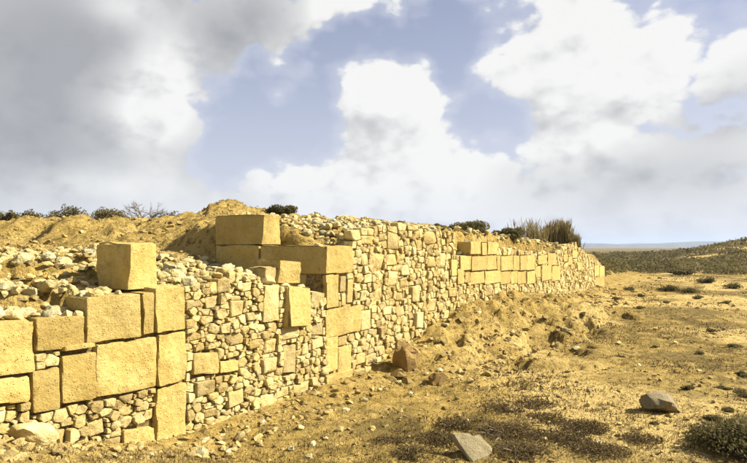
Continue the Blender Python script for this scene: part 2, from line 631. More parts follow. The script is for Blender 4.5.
# ------------------------------------------------------------------ terrain
def axis(lo, hi, dense_lo, dense_hi, step, grow):
    v = list(np.arange(dense_lo, dense_hi, step))
    st = step
    x = dense_hi
    while x < hi:
        v.append(x); st *= grow; x += st
    v.append(hi)
    st = step
    x = dense_lo
    left = []
    while x > lo:
        st *= grow; x -= st; left.append(max(x, lo))
    return np.array(left[::-1] + v)


def build_ground():
    ys = []
    y = -8.0
    while y < 7000:
        ys.append(y)
        if y < 2.5: y += .35
        elif y < 45: y += max(.05, .0085 * (y - 1.0))
        else: y += max(.4, .06 * (y - 38))
    ys = np.array(ys + [7000.])
    xs = axis(-6000, 6000, -5.5, 8.0, .06, 1.018)
    X, Y = np.meshgrid(xs, ys)
    Z = height(X, Y)
    nx, ny = len(xs), len(ys)
    v = np.stack([X, Y, Z], -1).reshape(-1, 3)
    i = np.arange(nx * ny).reshape(ny, nx)
    f = np.stack([i[:-1, :-1], i[:-1, 1:], i[1:, 1:], i[1:, :-1]], -1).reshape(-1, 4)
    # tint: r = dry grass cover, g = bare trodden soil
    s, d = sd_of(X, Y)
    g = np.clip(.42 + .55 * fbm(X * .6, Y * .6, 3, 4, 81), 0, 1)
    g = np.clip(g + .30 * sst(.2, .5, X / np.maximum(Y, 1)), 0, 1)
    g = g * sst(.3, 2.5, d) + .25 * (1 - sst(.3, 2.5, d))
    bare = sst(-.05, .45, fbm(X * .35, Y * .30, 8, 3, 83) + .55 * np.exp(-((X - 2.3) / 1.3) ** 2 - ((Y - 9.6) / 1.6) ** 2) - .05) * sst(0.2, 1.5, d)
    g = np.maximum(g * (1 - .7 * bare), sst(36, 52, Y) * 1.0 * (d > 0))
    g = np.where(d < 0, np.where(Y > 16.5, .7, .12), g)
    near = sst(5.2, 6.6, Y)
    g = np.maximum(g, (1 - sst(6.2, 7.6, Y)) * np.clip((X - .2) / 1.2, 0, 1) * .8)
    hx = X / np.maximum(Y, 1)
    sc = sst(40, 47, Y + 3 * fbm(X * .15, Y * .15, 0, 3, 85)) * sst(.36, .42, hx) * (.8 + .2 * sst(-.2, .3, fbm(X * .07, Y * .05, 2, 3, 87)))
    sc = np.maximum(sc, .85 * sst(55, 80, Y))
    dk = np.exp(-((X - 1.35) / 1.25) ** 2 - ((Y - 6.35) / .75) ** 2) + .8 * np.exp(-((X - 3.9) / .6) ** 2 - ((Y - 5.9) / .6) ** 2)  # last patch paints the shade of the near right corner into the soil
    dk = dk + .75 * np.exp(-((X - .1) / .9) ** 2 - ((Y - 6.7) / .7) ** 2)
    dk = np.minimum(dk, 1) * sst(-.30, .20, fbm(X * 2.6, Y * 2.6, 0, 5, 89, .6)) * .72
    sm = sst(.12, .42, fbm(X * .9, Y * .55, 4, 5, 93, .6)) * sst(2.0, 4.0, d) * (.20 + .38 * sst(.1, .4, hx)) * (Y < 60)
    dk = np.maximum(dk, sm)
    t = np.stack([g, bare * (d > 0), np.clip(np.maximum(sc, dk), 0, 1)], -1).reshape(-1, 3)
    me = mesh_np('ground', v, f, t, 180, 'earth')
    o = link_obj('ground', me)
    tag(o, kind='structure')
    o['label'] = 'dry stony ground with bare earth and withered grass'
    return o


build_ground()


def build_hills():
    xs = np.linspace(-3500, 5200, 260)
    rows = [(0, 0), (160, .55), (420, .9), (700, 1.0), (1100, .85), (1700, .3)]
    hgt = 36 + 10 * fbm(xs * .0016, 0 * xs, 0, 4, 91) + 4 * fbm(xs * .01, 0 * xs, 0, 3, 92)
    hgt = hgt * np.interp(xs, [-3500, 600, 1000, 1500, 5200], [.2, .75, .9, 1.0, 1.1])
    v = []
    for (dy, k) in rows:
        for x, h in zip(xs, hgt):
            v.append((x, 3400 + dy, -1.5 - (2 if k == 0 else 0) + h * k))
    n = len(xs)
    f = []
    for r in range(len(rows) - 1):
        for i in range(n - 1):
            a = r * n + i
            f.append((a, a + 1, a + 1 + n, a + n))
    o = link_obj('distant_hills', mesh_np('distant_hills', v, f, None, 60, 'hill'))
    tag(o, 'low hazy blue hills along the horizon', kind='structure')


build_hills()


# ------------------------------------------------------------------ stone shapes
def block_mesh(corners, depth, proud=0.0, r=.007, nu=14, nv=11, nd=3, rough=.010, chip=.02, mat='ashlar', tint=None, d0=0.0, seed=None):
    """squared block: corners (s,z) bl, br, tr, tl on the plane d0, running back by depth"""
    seed = random.randrange(9999) if seed is None else seed
    bl, br, tr, tl = [np.array(c, float) for c in corners]
    mu = min(.2, .015 / max(.05, abs(br[0] - bl[0])))
    mv = min(.2, .015 / max(.05, abs(tl[1] - bl[1])))
    U = np.concatenate([[0], np.linspace(mu, 1 - mu, nu - 1), [1]])
    V = np.concatenate([[0], np.linspace(mv, 1 - mv, nv - 1), [1]])
    W = np.linspace(0, 1, nd + 1)
    keys, idx = [], {}

    def vert(i, j, k):
        key = (i, j, k)
        if key not in idx:
            idx[key] = len(keys)
            keys.append(key)
        return idx[key]
    F = []
    a, c = len(U) - 1, len(V) - 1
    for i in range(a):
        for j in range(c):
            F.append((vert(i, j, 0), vert(i + 1, j, 0), vert(i + 1, j + 1, 0), vert(i, j + 1, 0)))
            F.append((vert(i, j, nd), vert(i, j + 1, nd), vert(i + 1, j + 1, nd), vert(i + 1, j, nd)))
    for k in range(nd):
        for i in range(a):
            F.append((vert(i, 0, k), vert(i, 0, k + 1), vert(i + 1, 0, k + 1), vert(i + 1, 0, k)))
            F.append((vert(i, c, k), vert(i + 1, c, k), vert(i + 1, c, k + 1), vert(i, c, k + 1)))
        for j in range(c):
            F.append((vert(0, j, k), vert(0, j + 1, k), vert(0, j + 1, k + 1), vert(0, j, k + 1)))
            F.append((vert(a, j, k), vert(a, j, k + 1), vert(a, j + 1, k + 1), vert(a, j + 1, k)))
    K = np.array(keys)
    u, v = U[K[:, 0]][:, None], V[K[:, 1]][:, None]
    k = K[:, 2]
    p = bl * (1 - u) * (1 - v) + br * u * (1 - v) + tr * u * v + tl * (1 - u) * v
    s, z = p[:, 0].copy(), p[:, 1].copy()
    d = d0 + proud - depth * W[k]
    onU = (K[:, 0] == 0) | (K[:, 0] == a)
    onV = (K[:, 1] == 0) | (K[:, 1] == c)
    su = np.where(K[:, 0] == 0, 1., -1.)
    sv = np.where(K[:, 1] == 0, 1., -1.)
    fr = k == 0
    edge = fr & (onU | onV)
    nf = fbm(s * 5 + seed, z * 5, seed, 3, 101) * rough + fbm(s * 1.6 + seed, z * 1.6, seed, 2, 103) * rough * 1.2
    ns = fbm(s * 4 + d * 4 + seed, z * 5, d * 4, 3, 105) * rough
    c1 = np.maximum(0, vnoise(s * 9 + seed, z * 9, seed * 1.7, 107) - .25) * min(chip, .02) * 4 + r * .5
    c2 = np.maximum(0, vnoise(s * 9 + seed, z * 9, seed * 1.7, 107) - .25) * min(chip, .02) * 3 + r * .2
    c3 = r * .3 + chip * .3 * np.abs(vnoise(seed * 3.1 + K[:, 0], K[:, 1] * 2.7, k * 1.3, 111))
    d = d + np.where(fr, nf, 0) - np.where(edge, c1, 0)
    both = onU & onV
    c2 = c2 + .007 * (1 + fbm(s * 2.3 + seed, z * 2.3, seed * .7, 3, 113)) * .6
    cr = np.random.default_rng(seed).uniform(0, 1, 4) ** 3 * min(chip, .025) * 2.2
    c3 = c3 + cr[(K[:, 0] == 0).astype(int) * 2 + (K[:, 1] == 0).astype(int)]
    s = s + su * (np.where(onU & ~fr, -ns, 0) + np.where(onU & fr, c2, 0) + np.where(both, c3, 0))
    z = z + sv * (np.where(onV & ~fr, -ns * .8, 0) + np.where(onV & fr, c2, 0) + np.where(both, c3, 0))
    verts = np.stack(wp(s, d, z), -1)
    tn = rand_tint(.25, .25) if tint is None else tint
    tn = (tn[0], tn[1], random.uniform(.05, .70))
    return mesh_np('ashlar_block', verts, F, np.tile(tn, (len(verts), 1)), 21, mat)


def clip_half(poly, a, b):
    """keep the side of the convex polygon where a.p <= b"""
    out = []
    n = len(poly)
    for i in range(n):
        p, q = poly[i], poly[(i + 1) % n]
        fp = a[0] * p[0] + a[1] * p[1] - b
        fq = a[0] * q[0] + a[1] * q[1] - b
        if fp <= 0: out.append(p)
        if (fp < 0 < fq) or (fq < 0 < fp):
            k = fp / (fp - fq)
            out.append((p[0] + k * (q[0] - p[0]), p[1] + k * (q[1] - p[1])))
    return out


def area(poly):
    return .5 * sum(poly[i][0] * poly[(i + 1) % len(poly)][1] - poly[(i + 1) % len(poly)][0] * poly[i][1] for i in range(len(poly)))


def rubble_cells(s0, s1, zlo, zhi, rads, tries, aspect, rects, seed, nbig=2):
    """irregular packed stones: power diagram of variable-size seeds. returns polygons in (s,z)"""
    rg = np.random.default_rng(seed)
    pts, rr = [], []
    grid = {}
    g = max(rads) * 2

    def key(x, y): return int(math.floor(x / g)), int(math.floor(y / g))
    bigs = []
    for cls, (rad, n) in enumerate(zip(rads, tries)):
        for _ in range(n):
            x = rg.uniform(s0, s1) / aspect
            s = x * aspect
            lo, hi = zlo(s), zhi(s)
            if hi - lo < .05: continue
            z = rg.uniform(lo, hi)
            r = rad * rg.uniform(.82, 1.2)
            if any(a[0] - .02 < s < a[2] + .02 and a[1] - .02 < z < a[3] + .02 for a in rects): continue
            if cls < nbig:
                hx, hz = r * aspect * rg.uniform(.75, 1.25), r * rg.uniform(.7, 1.1)
                if z + hz > hi + .06: continue
                bb = (s - hx, z - hz, s + hx, z + hz)
                if any(bb[0] < a[2] and bb[2] > a[0] and bb[1] < a[3] and bb[3] > a[1] for a in rects): continue
                if any(bb[0] < a[2] and bb[2] > a[0] and bb[1] < a[3] and bb[3] > a[1] for _, a in bigs): continue
                an = rg.uniform(-.09, .09)
                poly = []
                for u, v in ((-1, -1), (1, -1), (1, 1), (-1, 1)):
                    du, dv = u * hx * rg.uniform(.78, 1.0), v * hz * rg.uniform(.78, 1.0)
                    poly.append((s + du - an * dv, z + dv + an * du))
                if rg.uniform() < .4:
                    k = rg.integers(0, 4)
                    a_, b_2 = poly[k], poly[(k + 1) % 4]
                    t_ = rg.uniform(.6, .85)
                    nx = (a_[0] + (b_2[0] - a_[0]) * t_, a_[1] + (b_2[1] - a_[1]) * t_)
                    c_2 = poly[(k + 2) % 4]
                    ny = (b_2[0] + (c_2[0] - b_2[0]) * (1 - t_), b_2[1] + (c_2[1] - b_2[1]) * (1 - t_))
                    poly = poly[:k + 1] + [nx, ny] + poly[k + 2:] if k < 3 else poly
                bigs.append((poly, bb))
                continue
            if any(a[0] + .01 < s < a[2] - .01 and a[1] + .01 < z < a[3] - .01 for _, a in bigs): continue
            kx, ky = key(x, z)
            ok = True
            for ix in (kx - 1, kx, kx + 1):
                for iy in (ky - 1, ky, ky + 1):
                    for q in grid.get((ix, iy), ()):
                        if (pts[q][0] - x) ** 2 + (pts[q][1] - z) ** 2 < ((rr[q] + r) * .88) ** 2:
                            ok = False; break
                    if not ok: break
                if not ok: break
            if ok:
                grid.setdefault((kx, ky), []).append(len(pts))
                pts.append((x, z)); rr.append(r)
    P = np.array(pts); RR = np.array(rr)
    cells = [p for p, _ in bigs]
    for i in range(len(P)):
        x, z = P[i]
        a0 = rg.uniform(-.16, .16)
        ca, sa = math.cos(a0), math.sin(a0)
        lx, lz = RR[i] * rg.uniform(1.0, 1.7), RR[i] * rg.uniform(1.0, 1.6)
        L = max(lx, lz)
        poly = [(x + u * ca * lx - v * sa * lz, z + u * sa * lx + v * ca * lz) for u, v in ((-1, -1), (1, -1), (1, 1), (-1, 1))]
        dd = (P[:, 0] - x) ** 2 + (P[:, 1] - z) ** 2
        near = np.argsort(dd)[1:18]
        for j in near:
            if dd[j] > (L * 2.2 + RR[j] * 1.75) ** 2: continue
            a = P[j] - P[i]
            b = (P[j] @ P[j] - P[i] @ P[i] + RR[i] ** 2 - RR[j] ** 2) / 2
            poly = clip_half(poly, a, b)
            if len(poly) < 3: break
        if len(poly) < 3: continue
        poly = [(p[0] * aspect, p[1]) for p in poly]
        for (x0, z0, x1, z1) in rects:
            xs_ = [p[0] for p in poly]; zs_ = [p[1] for p in poly]
            if max(xs_) <= x0 or min(xs_) >= x1 or max(zs_) <= z0 or min(zs_) >= z1: continue
            best = []
            for a, b in (((1, 0), x0), ((-1, 0), -x1), ((0, 1), z0), ((0, -1), -z1)):
                q = clip_half(poly, a, b)
                if len(q) > 2 and (len(best) < 3 or area(q) > area(best)): best = q
            poly = best
            if len(poly) < 3: break
        for (bp, (x0, z0, x1, z1)) in bigs:
            if len(poly) < 3: break
            xs_ = [p[0] for p in poly]; zs_ = [p[1] for p in poly]
            if max(xs_) <= x0 or min(xs_) >= x1 or max(zs_) <= z0 or min(zs_) >= z1: continue
            best = []
            for k in range(len(bp)):
                p_, q_ = bp[k], bp[(k + 1) % len(bp)]
                nrm = (-(q_[1] - p_[1]), q_[0] - p_[0])
                c_ = clip_half(poly, nrm, nrm[0] * p_[0] + nrm[1] * p_[1])
                if len(c_) > 2 and (len(best) < 3 or area(c_) > area(best)): best = c_
            poly = best
        if len(poly) > 2:
            poly = clip_half(poly, (0, 1), zhi(P[i][0] * aspect) + .09)
        if len(poly) < 3 or area(poly) < .0010: continue
        cells.append(poly)
    return cells


def stone_from_cell(poly, gap=.012, proud=0.0, depth=.14, fine=True):
    """a rounded, slightly bulging stone filling a cell; returns verts (world), faces"""
    c = np.mean(poly, 0)
    p = np.array(poly)
    ar = area(poly)
    size = math.sqrt(ar)
    k = max(.55, 1 - gap / (size * .5))
    p = c + (p - c) * k
    # cut the corners once, then even out
    q = []
    n = len(p)
    sharp = random.random() < .65
    for i in range(n):
        a, b = p[i], p[(i + 1) % n]
        t = random.uniform(.02, .07) if sharp else random.uniform(.05, .16)
        q.append(a * (1 - t) + b * t)
        t = random.uniform(.02, .07) if sharp else random.uniform(.05, .16)
        q.append(a * t + b * (1 - t))
    p = np.array(q)
    p += RNG.normal(0, size * .018, p.shape)
    n = len(p)
    tx, tz = random.uniform(-.18, .18), random.uniform(-.18, .18)
    face = proud + random.uniform(-.02, .03)
    dome = size * random.uniform(-.01, .06)
    rnd = size * random.uniform(.05, .14)
    sc = np.array([1.0, 1.0, .955, .86, .62, .32] if fine else [1.0, 1.0, .93, .6])
    ed = np.array([0, -1.0, -.30, -.02, 0, 0] if fine else [0, -1.0, -.12, 0])
    m = len(sc)
    off = (p - c)[None] * sc[:, None, None]
    pts = (c + off).reshape(-1, 2)
    pts = np.vstack([pts, c])
    o2 = pts - c
    sd_ = random.uniform(0, 90)
    fr = 2.6 / size
    h = fbm(pts[:, 0] * fr + sd_, pts[:, 1] * fr, sd_, 3, 121, .55) * size * .075
    lev = np.concatenate([np.repeat(sc, n), [0]])
    d = face + h + o2[:, 0] * tx + o2[:, 1] * tz + dome * (1 - lev ** 2) + np.concatenate([np.repeat(ed, n), [0]]) * rnd
    d[:n] = -depth
    V = np.stack(wp(pts[:, 0], d, pts[:, 1]), -1)
    F = []
    for a in range(m - 1):
        for i in range(n):
            k2 = (i + 1) % n
            F.append((a * n + i, a * n + k2, (a + 1) * n + k2, (a + 1) * n + i))
    for i in range(n):
        F.append(((m - 1) * n + i, (m - 1) * n + (i + 1) % n, m * n))
    return V, F, c, ar


def pix_area(c, ar):
    x, y, _ = wp(c[0], 0, 0)
    return ar * FPX * FPX / (y * y) * (B_ * T[1] / y)


def add_rubble(parent, cells, name, limit, mat, proud=0.0, gap=.012, pale=.28, dark=.18):
    cells = sorted(cells, key=lambda p: -pix_area(np.mean(p, 0), area(p)))
    sv, sf, st = [], [], []
    for i, poly in enumerate(cells):
        V, F, c, ar = stone_from_cell(poly, gap, proud, fine=i < limit)
        tn = rand_tint(pale, dark)
        if i < limit:
            me = mesh_np(name, V, F, np.tile(tn, (len(V), 1)), 30, mat)
            link_obj(name, me, parent)
        else:
            b = len(sv)
            sv += [tuple(v) for v in V]
            sf += [tuple(x + b for x in f) for f in F]
            st += [tn] * len(V)
    if sv:
        me = mesh_np('rubble_fill', sv, sf, np.array(st), 30, mat)
        tag(link_obj('rubble_fill', me, parent), kind='stuff')


def quadpx(a, b, c, d, pl=0.0):
    """four photo corners (bl, br, tr, tl) -> wall plane"""
    return [pw(*a, pl), pw(*b, pl), pw(*c, pl), pw(*d, pl)]


def rectpx(x0, y0, x1, y1, pl=0.0):
    """upright block: columns x0..x1, rows y0 (top) .. y1 (bottom) measured at its middle; courses stay level"""
    xm = (x0 + x1) / 2
    s0 = pw(x0, y0, pl)[0]; s1 = pw(x1, y0, pl)[0]
    zt = pw(xm, y0, pl)[1]; zb = pw(xm, y1, pl)[1]
    return [(s0, zb), (s1, zb), (s1, zt), (s0, zt)]


def bbox(q):
    return (min(p[0] for p in q), min(p[1] for p in q), max(p[0] for p in q), max(p[1] for p in q))


def add_block(parent, q, depth, name='ashlar_block', **kw):
    g = .0012
    c = np.mean(q, 0)
    q = [(p[0] + (g if p[0] < c[0] else -g), p[1] + (g if p[1] < c[1] else -g)) for p in q]
    return link_obj(name, block_mesh(q, depth, **kw), parent)


def core_mesh(s0, s1, top, n, front=-.048, thick=.28, mat='core'):
    ss = np.linspace(s0, s1, n)
    V, F = [], []
    for s in ss:
        zt = float(top(s)) - .07
        zb = gz(s) - .25
        zt = max(zt, zb + .05)
        for d, z in ((front, zb), (front, zt), (front - thick, zt), (front - thick, zb)):
            V.append(wp(s, d, z))
    for i in range(n - 1):
        for k in range(4):
            a, b = i * 4 + k, i * 4 + (k + 1) % 4
            F.append((a, a + 4, b + 4, b))
    F.append((0, 1, 2, 3))
    e = (n - 1) * 4
    F.append((e + 3, e + 2, e + 1, e))
    return mesh_np('core', V, F, None, None, mat)


TAB = np.linspace(-6, S_END + 6, 1600)
GZT = height(*wp(TAB, .25, 0)[:2], False)


def gz(s):
    return float(np.interp(s, TAB, GZT))



# ------------------------------------------------------------------ the low wall (left)
gx, gy, _ = wp(0, .3, 0)
low_wall = thing('ruined_wall', wp(0, 0, float(height(gx, gy))), 'low broken wall of squared golden blocks beside a panel of packed rubble', 'wall')
LOWB = [  # photo corners bl, br, tr, tl
    [(-22, 378), (34, 372), (34, 319), (-22, 325)],
    [(35.5, 352), (84, 347), (84, 315), (35.5, 318)],
    [(86, 345), (140, 337), (140, 293), (86, 297)],
    [(141, 336), (154, 334), (154, 292), (141, 293)],
    [(155, 334), (185, 330), (185, 286), (155, 288)],
    [(96, 399), (156, 387), (156, 336), (96, 345)],
    [(157, 387), (185, 380), (185, 331), (157, 335)],
    [(155, 446), (186, 440), (186, 382), (155, 388)],
    [(60, 404), (95, 399), (95, 351), (60, 356)],
    [(31, 414), (59, 409), (59, 366), (31, 371)],
    [(-22, 408), (29, 401), (29, 375), (-22, 381)],
    [(122, 452), (154, 446), (154, 426), (122, 430)],
    [(192, 375), (217, 373), (217, 352), (192, 353)],
    [(219, 374), (239, 371), (239, 360), (219, 361)],
    [(283, 374), (296, 373), (296, 344), (283, 345)],
    [(263, 323), (279, 321), (279, 284), (263, 285)],
    [(62, 352), (94, 347), (94, 342), (62, 346)],
]
rects = []
for k, q in enumerate(LOWB):
    q = quadpx(*q)
    rects.append(bbox(q))
    big = k < 12
    add_block(low_wall, q, .34 if big else .3, proud=random.uniform(.008, .02) if big else random.uniform(.01, .03),
              mat='ashlar' if k != 14 and k != 15 else 'rubble', nd=3, tint=None if k not in (5, 6, 7, 4) else (.15, 0, .5),
              rough=.014 if big else .014, chip=.016)


cells = rubble_cells(pw(-30, 380)[0], S_PIER - .01, lambda s: gz(s) - .12, lambda s: float(top_of(s)) - .05,
                     [.115, .078, .052, .038, .026, .018], [40, 220, 3000, 9000, 14000, 16000], 1.30, rects, 3)
cells = [c for c in cells if np.mean(c, 0)[1] < float(top_of(np.mean(c, 0)[0])) + .02]
print('low rubble', len(cells))
add_rubble(low_wall, cells, 'rubble_stone', 300, 'rubble', 0.0, .006, .28, .26)
link_obj('core', core_mesh(pw(-30, 380)[0] - .6, S_PIER + .02, lambda s: float(top_of(s)) - .06, 90), low_wall)

# ------------------------------------------------------------------ the tall wall
gx, gy, _ = wp(9, .3, 0)
tall_wall = thing('ruined_wall', wp(9, 0, float(height(gx, gy))), 'long tall rubble wall with squared quoins and a panel of golden ashlar, receding over the plain', 'wall')


def e_at(px):
    """distance back along the broken end (s = S_PIER) seen at photo column px"""
    k = (px - 373.5) / FPX
    o = wp(S_PIER, 0, 0)
    # (ox - N0 e) = k (oy - N1 e)
    return (o[0] - k * o[1]) / (N[0] - k * N[1])


rects = []
E1, E2 = e_at(259), e_at(217)
q = rectpx(324.5, 245.5, 351.5, 273.5); rects.append(bbox(q))
zc_top, zc_bot = q[2][1], q[0][1]
SP1 = q[1][0]
add_block(tall_wall, q, E1 - .02, proud=.03, nd=8, nu=10, tint=(.1, .05, .5), rough=.010, chip=.025)
add_block(tall_wall, q, E2 - E1, d0=-E1, proud=.0, nd=7, tint=(.05, .15, .4), rough=.014, chip=.03)
# block standing on the rear half of the broken end
EU = e_at(261)
qu = [pw(261, 245.5, -EU), pw(280, 245.5, -EU), pw(280, 214, -EU), pw(261, 214, -EU)]
su0 = S_PIER + .01
su1 = qu[1][0]
zt = (qu[2][1] + qu[3][1]) / 2
add_block(tall_wall, [(su0, zc_top + .004), (su1, zc_top + .004), (su1, zt), (su0 + .01, zt - .01)], E2 - EU + .04, d0=-EU, nd=9, nu=10,
          tint=(.05, .2, .5), rough=.022, chip=.05, r=.035)
# courses of the end below the corner block
z3 = zc_bot - .46
q = rectpx(325, 274, 338.5, 308); rects.append(bbox(q))
add_block(tall_wall, q, .62, proud=.02, nd=5, tint=(.15, .0, .5))
zz = (q[0][1], q[2][1])
add_block(tall_wall, [(q[0][0], zz[0]), (q[1][0] + .3, zz[0]), (q[1][0] + .3, zz[1]), (q[0][0], zz[1])], E1 - .62, d0=-.62, nd=6, tint=(.1, .1, .5))
add_block(tall_wall, [(q[0][0], zz[0]), (q[1][0] + .3, zz[0]), (q[1][0] + .3, zz[1]), (q[0][0], zz[1])], E2 - E1, d0=-E1, nd=6, tint=(.0, .25, .5))
QUOINS = [(325, 307, 360, 335), (325, 336, 337, 371.5), (325, 372, 351, 400), (338, 346, 352, 371), (340, 276, 346, 292),
          (347, 279, 353, 303), (361, 310, 371, 330), (341, 293, 346.5, 306), (338.5, 336, 347, 345.5)]
for k, r_ in enumerate(QUOINS):
    q = rectpx(*r_); rects.append(bbox(q))
    add_block(tall_wall, q, .6 if k < 3 else .3, proud=.025 if k < 3 else .0, tint=(.2, 0, .4) if k < 3 else None, mat='ashlar' if k < 4 else 'rubble',
              nu=9 if k < 3 else 5, nv=7 if k < 3 else 5)
PANEL = []
for row, (y0, y1, xs_) in enumerate([
        (242, 255, [469.5, 480.5, 486.5, 496.5]),
        (255.3, 270.5, [459, 470.5, 487, 496, 500, 512, 519, 526, 534]),
        (271, 284, [470, 484, 500, 510, 517, 526, 534.5])]):
    for a, b in zip(xs_[:-1], xs_[1:]):
        PANEL.append((a + .15, y0, b - .15, y1))
PANEL += [(537, 255, 546, 264.5), (547, 253, 555.5, 265.5), (541, 266, 551, 281), (551.4, 266, 559.5, 281), (535.5, 266, 540.6, 277.5),
          (450, 259, 456, 276), (456.5, 268, 463, 284), (464, 272, 469.5, 283),
          (594, 265, 599, 276), (599.3, 266, 604, 277), (595, 277, 604, 288),
          (563, 254, 567, 262), (567.5, 256, 571.5, 265), (572, 250, 576.5, 258), (577, 262, 581.5, 270)]
for k, r_ in enumerate(PANEL):
    q = rectpx(*r_)
    # courses run level: straighten the row to the wall, keep a little unevenness
    j = random.uniform(-.012, .012)
    q = [(p[0], p[1] + j) for p in q]
    rects.append(bbox(q))
    add_block(tall_wall, q, .5, proud=random.uniform(.015, .032), nu=6, nv=5, nd=2, r=.012, rough=.010, chip=.022, tint=(random.uniform(.25, .6), random.uniform(0, .12), .5))
notch = (pw(454.5, 250)[0], pw(462, 255)[1], pw(469.3, 250)[0], 9.0)


def ttop(s):
    return float(top_of(s)) - .04


cells = rubble_cells(S_PIER + .02, S_END - .3, lambda s: gz(s) - .15, ttop,
                     [.150, .100, .066, .048, .033], [160, 1300, 14000, 60000, 80000], 1.34, rects + [notch], 5)
cells = [c for c in cells if np.mean(c, 0)[1] < float(top_of(np.mean(c, 0)[0])) + .02]
print('tall rubble', len(cells))
add_rubble(tall_wall, cells, 'rubble_stone', 300, 'rubble', 0.0, .008, .24, .26)
link_obj('core', core_mesh(S_PIER + .1, S_END, lambda s: float(top_of(s)) - .06, 220, -.034, .28, 'mortar'), tall_wall)


# ------------------------------------------------------------------ rocks
def rock_mesh(name, npts, flat, seed, mat, sub=0, amp=.05, pale=.3, dark=.2, boxy=2.6):
    rg = np.random.default_rng(seed)
    random.seed(seed * 13 + 5)
    bm = bmesh.new()
    for _ in range(npts):
        v = rg.normal(size=3)
        v /= (np.abs(v) ** boxy).sum() ** (1 / boxy)
        v *= rg.uniform(.86, 1.0)
        bm.verts.new((v[0] * .5, v[1] * .42, v[2] * .5 * flat))
    r = bmesh.ops.convex_hull(bm, input=bm.verts)
    junk = [g for g in r['geom_interior'] if isinstance(g, bmesh.types.BMVert)]
    bmesh.ops.delete(bm, geom=junk, context='VERTS')
    if sub:
        bmesh.ops.subdivide_edges(bm, edges=bm.edges[:], cuts=sub, use_grid_fill=True)
        bmesh.ops.triangulate(bm, faces=bm.faces[:])
        bmesh.ops.smooth_vert(bm, verts=bm.verts[:], factor=.35, use_axis_x=True, use_axis_y=True, use_axis_z=True)
        co = np.array([v.co[:] for v in bm.verts])
        n = fbm(co[:, 0] * 5 + seed, co[:, 1] * 5, co[:, 2] * 5, 4, 131) * amp
        bm.normal_update()
        for v, k in zip(bm.verts, n):
            v.co += v.normal * k
    me = bpy.data.meshes.new(name)
    bm.to_mesh(me)
    bm.free()
    a = me.color_attributes.new('tint', 'FLOAT_COLOR', 'POINT')
    tn = rand_tint(pale, dark)
    a.data.foreach_set('color', np.tile((*tn, 1.0), (len(me.vertices), 1)).ravel())
    me.shade_smooth()
    me.set_sharp_from_angle(angle=R(34))
    me.materials.append(M[mat])
    return me


CORE_ROCKS = [rock_mesh('core_stone', 24, .62 + .02 * (k % 8), 200 + k, 'rubble' if k % 3 else 'pale', 2, .07, .45, .12) for k in range(16)]
LOW_ROCKS = [rock_mesh('small_core_stone', 16, .66, 260 + k, 'rubble', 0) for k in range(8)]
GROUND_ROCKS = [rock_mesh('loose_stone', 18, .6, 300 + k, 'pale' if k % 2 else 'rubble', 2, .07, .35, .2) for k in range(10)]
random.seed(21)


def place(o, x, y, z, sx, sy, sz, tilt=.35):
    o.location = (x, y, z)
    o.rotation_euler = (random.uniform(-tilt, tilt), random.uniform(-tilt, tilt), random.uniform(0, 6.28))
    o.scale = (sx, sy, sz)


def heap_stones(parent, s0, s1, e0, e1, n, rlo, rhi, limit, keep=None, name='core_stone', lift=.12):
    pts = []
    rg = np.random.default_rng(int(abs(s0) * 1000) + n)
    for _ in range(n):
        s = rg.uniform(s0, s1); e = rg.uniform(e0, e1)
        r = rlo + (rhi - rlo) * rg.uniform() ** 1.8
        if keep and not keep(s, e): continue
        if any((s - a) ** 2 + (e - b) ** 2 < ((r + c) * .34) ** 2 for a, b, c in pts): continue
        pts.append((s, e, r))
    pts.sort(key=lambda p: -p[2])
    S_ = np.array([p[0] for p in pts]); E_ = np.array([p[1] for p in pts])
    X_, Y_, _ = wp(S_, -E_, 0)
    Z_ = height(X_, Y_)
    Z_ = np.where((E_ < .42) & (S_ < S_PIER), np.maximum(Z_, top_of(S_) - .01), Z_)
    V, F, tt = [], [], []
    for q, (s, e, r) in enumerate(pts):
        x, y, z = X_[q], Y_[q], Z_[q]
        o = bpy.data.objects.new(name, random.choice(CORE_ROCKS if q < limit else LOW_ROCKS))
        place(o, x, y, z + r * lift, r * random.uniform(.95, 1.35), r * random.uniform(.8, 1.1), r * random.uniform(.75, 1.1))
        if q < limit:
            C.objects.link(o)
            o.parent = parent
            o.matrix_parent_inverse = Matrix.Translation(parent.location).inverted()
        else:
            mw = Matrix.LocRotScale(o.location, o.rotation_euler, o.scale)
            b = len(V)
            V += [tuple(mw @ v.co) for v in o.data.vertices]
            F += [tuple(k + b for k in p.vertices) for p in o.data.polygons]
            tt += [rand_tint(.3, .25)] * len(o.data.vertices)
            bpy.data.objects.remove(o)
    if V:
        tag(link_obj('small_core_stones', mesh_np('small_core_stones', V, F, np.array(tt), 30, 'rubble'), parent), kind='stuff')


blk_q = rectpx(127, 243, 158, 290, -.16)
BS0, BS1 = blk_q[0][0], blk_q[1][0]
heap_stones(low_wall, -2.9, 2.5, .06, 2.3, 14000, .09, .27, 300, lambda s, e: not (BS0 - .12 < s < BS1 + .12 and e < .85))
heap_stones(tall_wall, S_PIER + .75, S_PIER + 4.5, .3, 3.2, 4200, .09, .25, 220, lambda s, e: not (s < su1 + .05 and e > EU - .1))

heap_stones(tall_wall, 6.5, 21, .12, .9, 1500, .10, .24, 80)


def top_row(parent, s0, s1, n, rlo, rhi):
    for k in range(n):
        s = random.uniform(s0, s1)
        if notch[0] - .1 < s < notch[2] + .1: continue
        r = random.uniform(rlo, rhi)
        x, y, _ = wp(s, -random.uniform(.05, .3), 0)
        o = link_obj('coping_stone', random.choice(CORE_ROCKS))
        place(o, x, y, float(top_of(s)) - .09 + r * random.uniform(-.1, .2), r * 1.25, r, r * .8, .25)
        o.parent = parent
        o.matrix_parent_inverse = Matrix.Translation(parent.location).inverted()


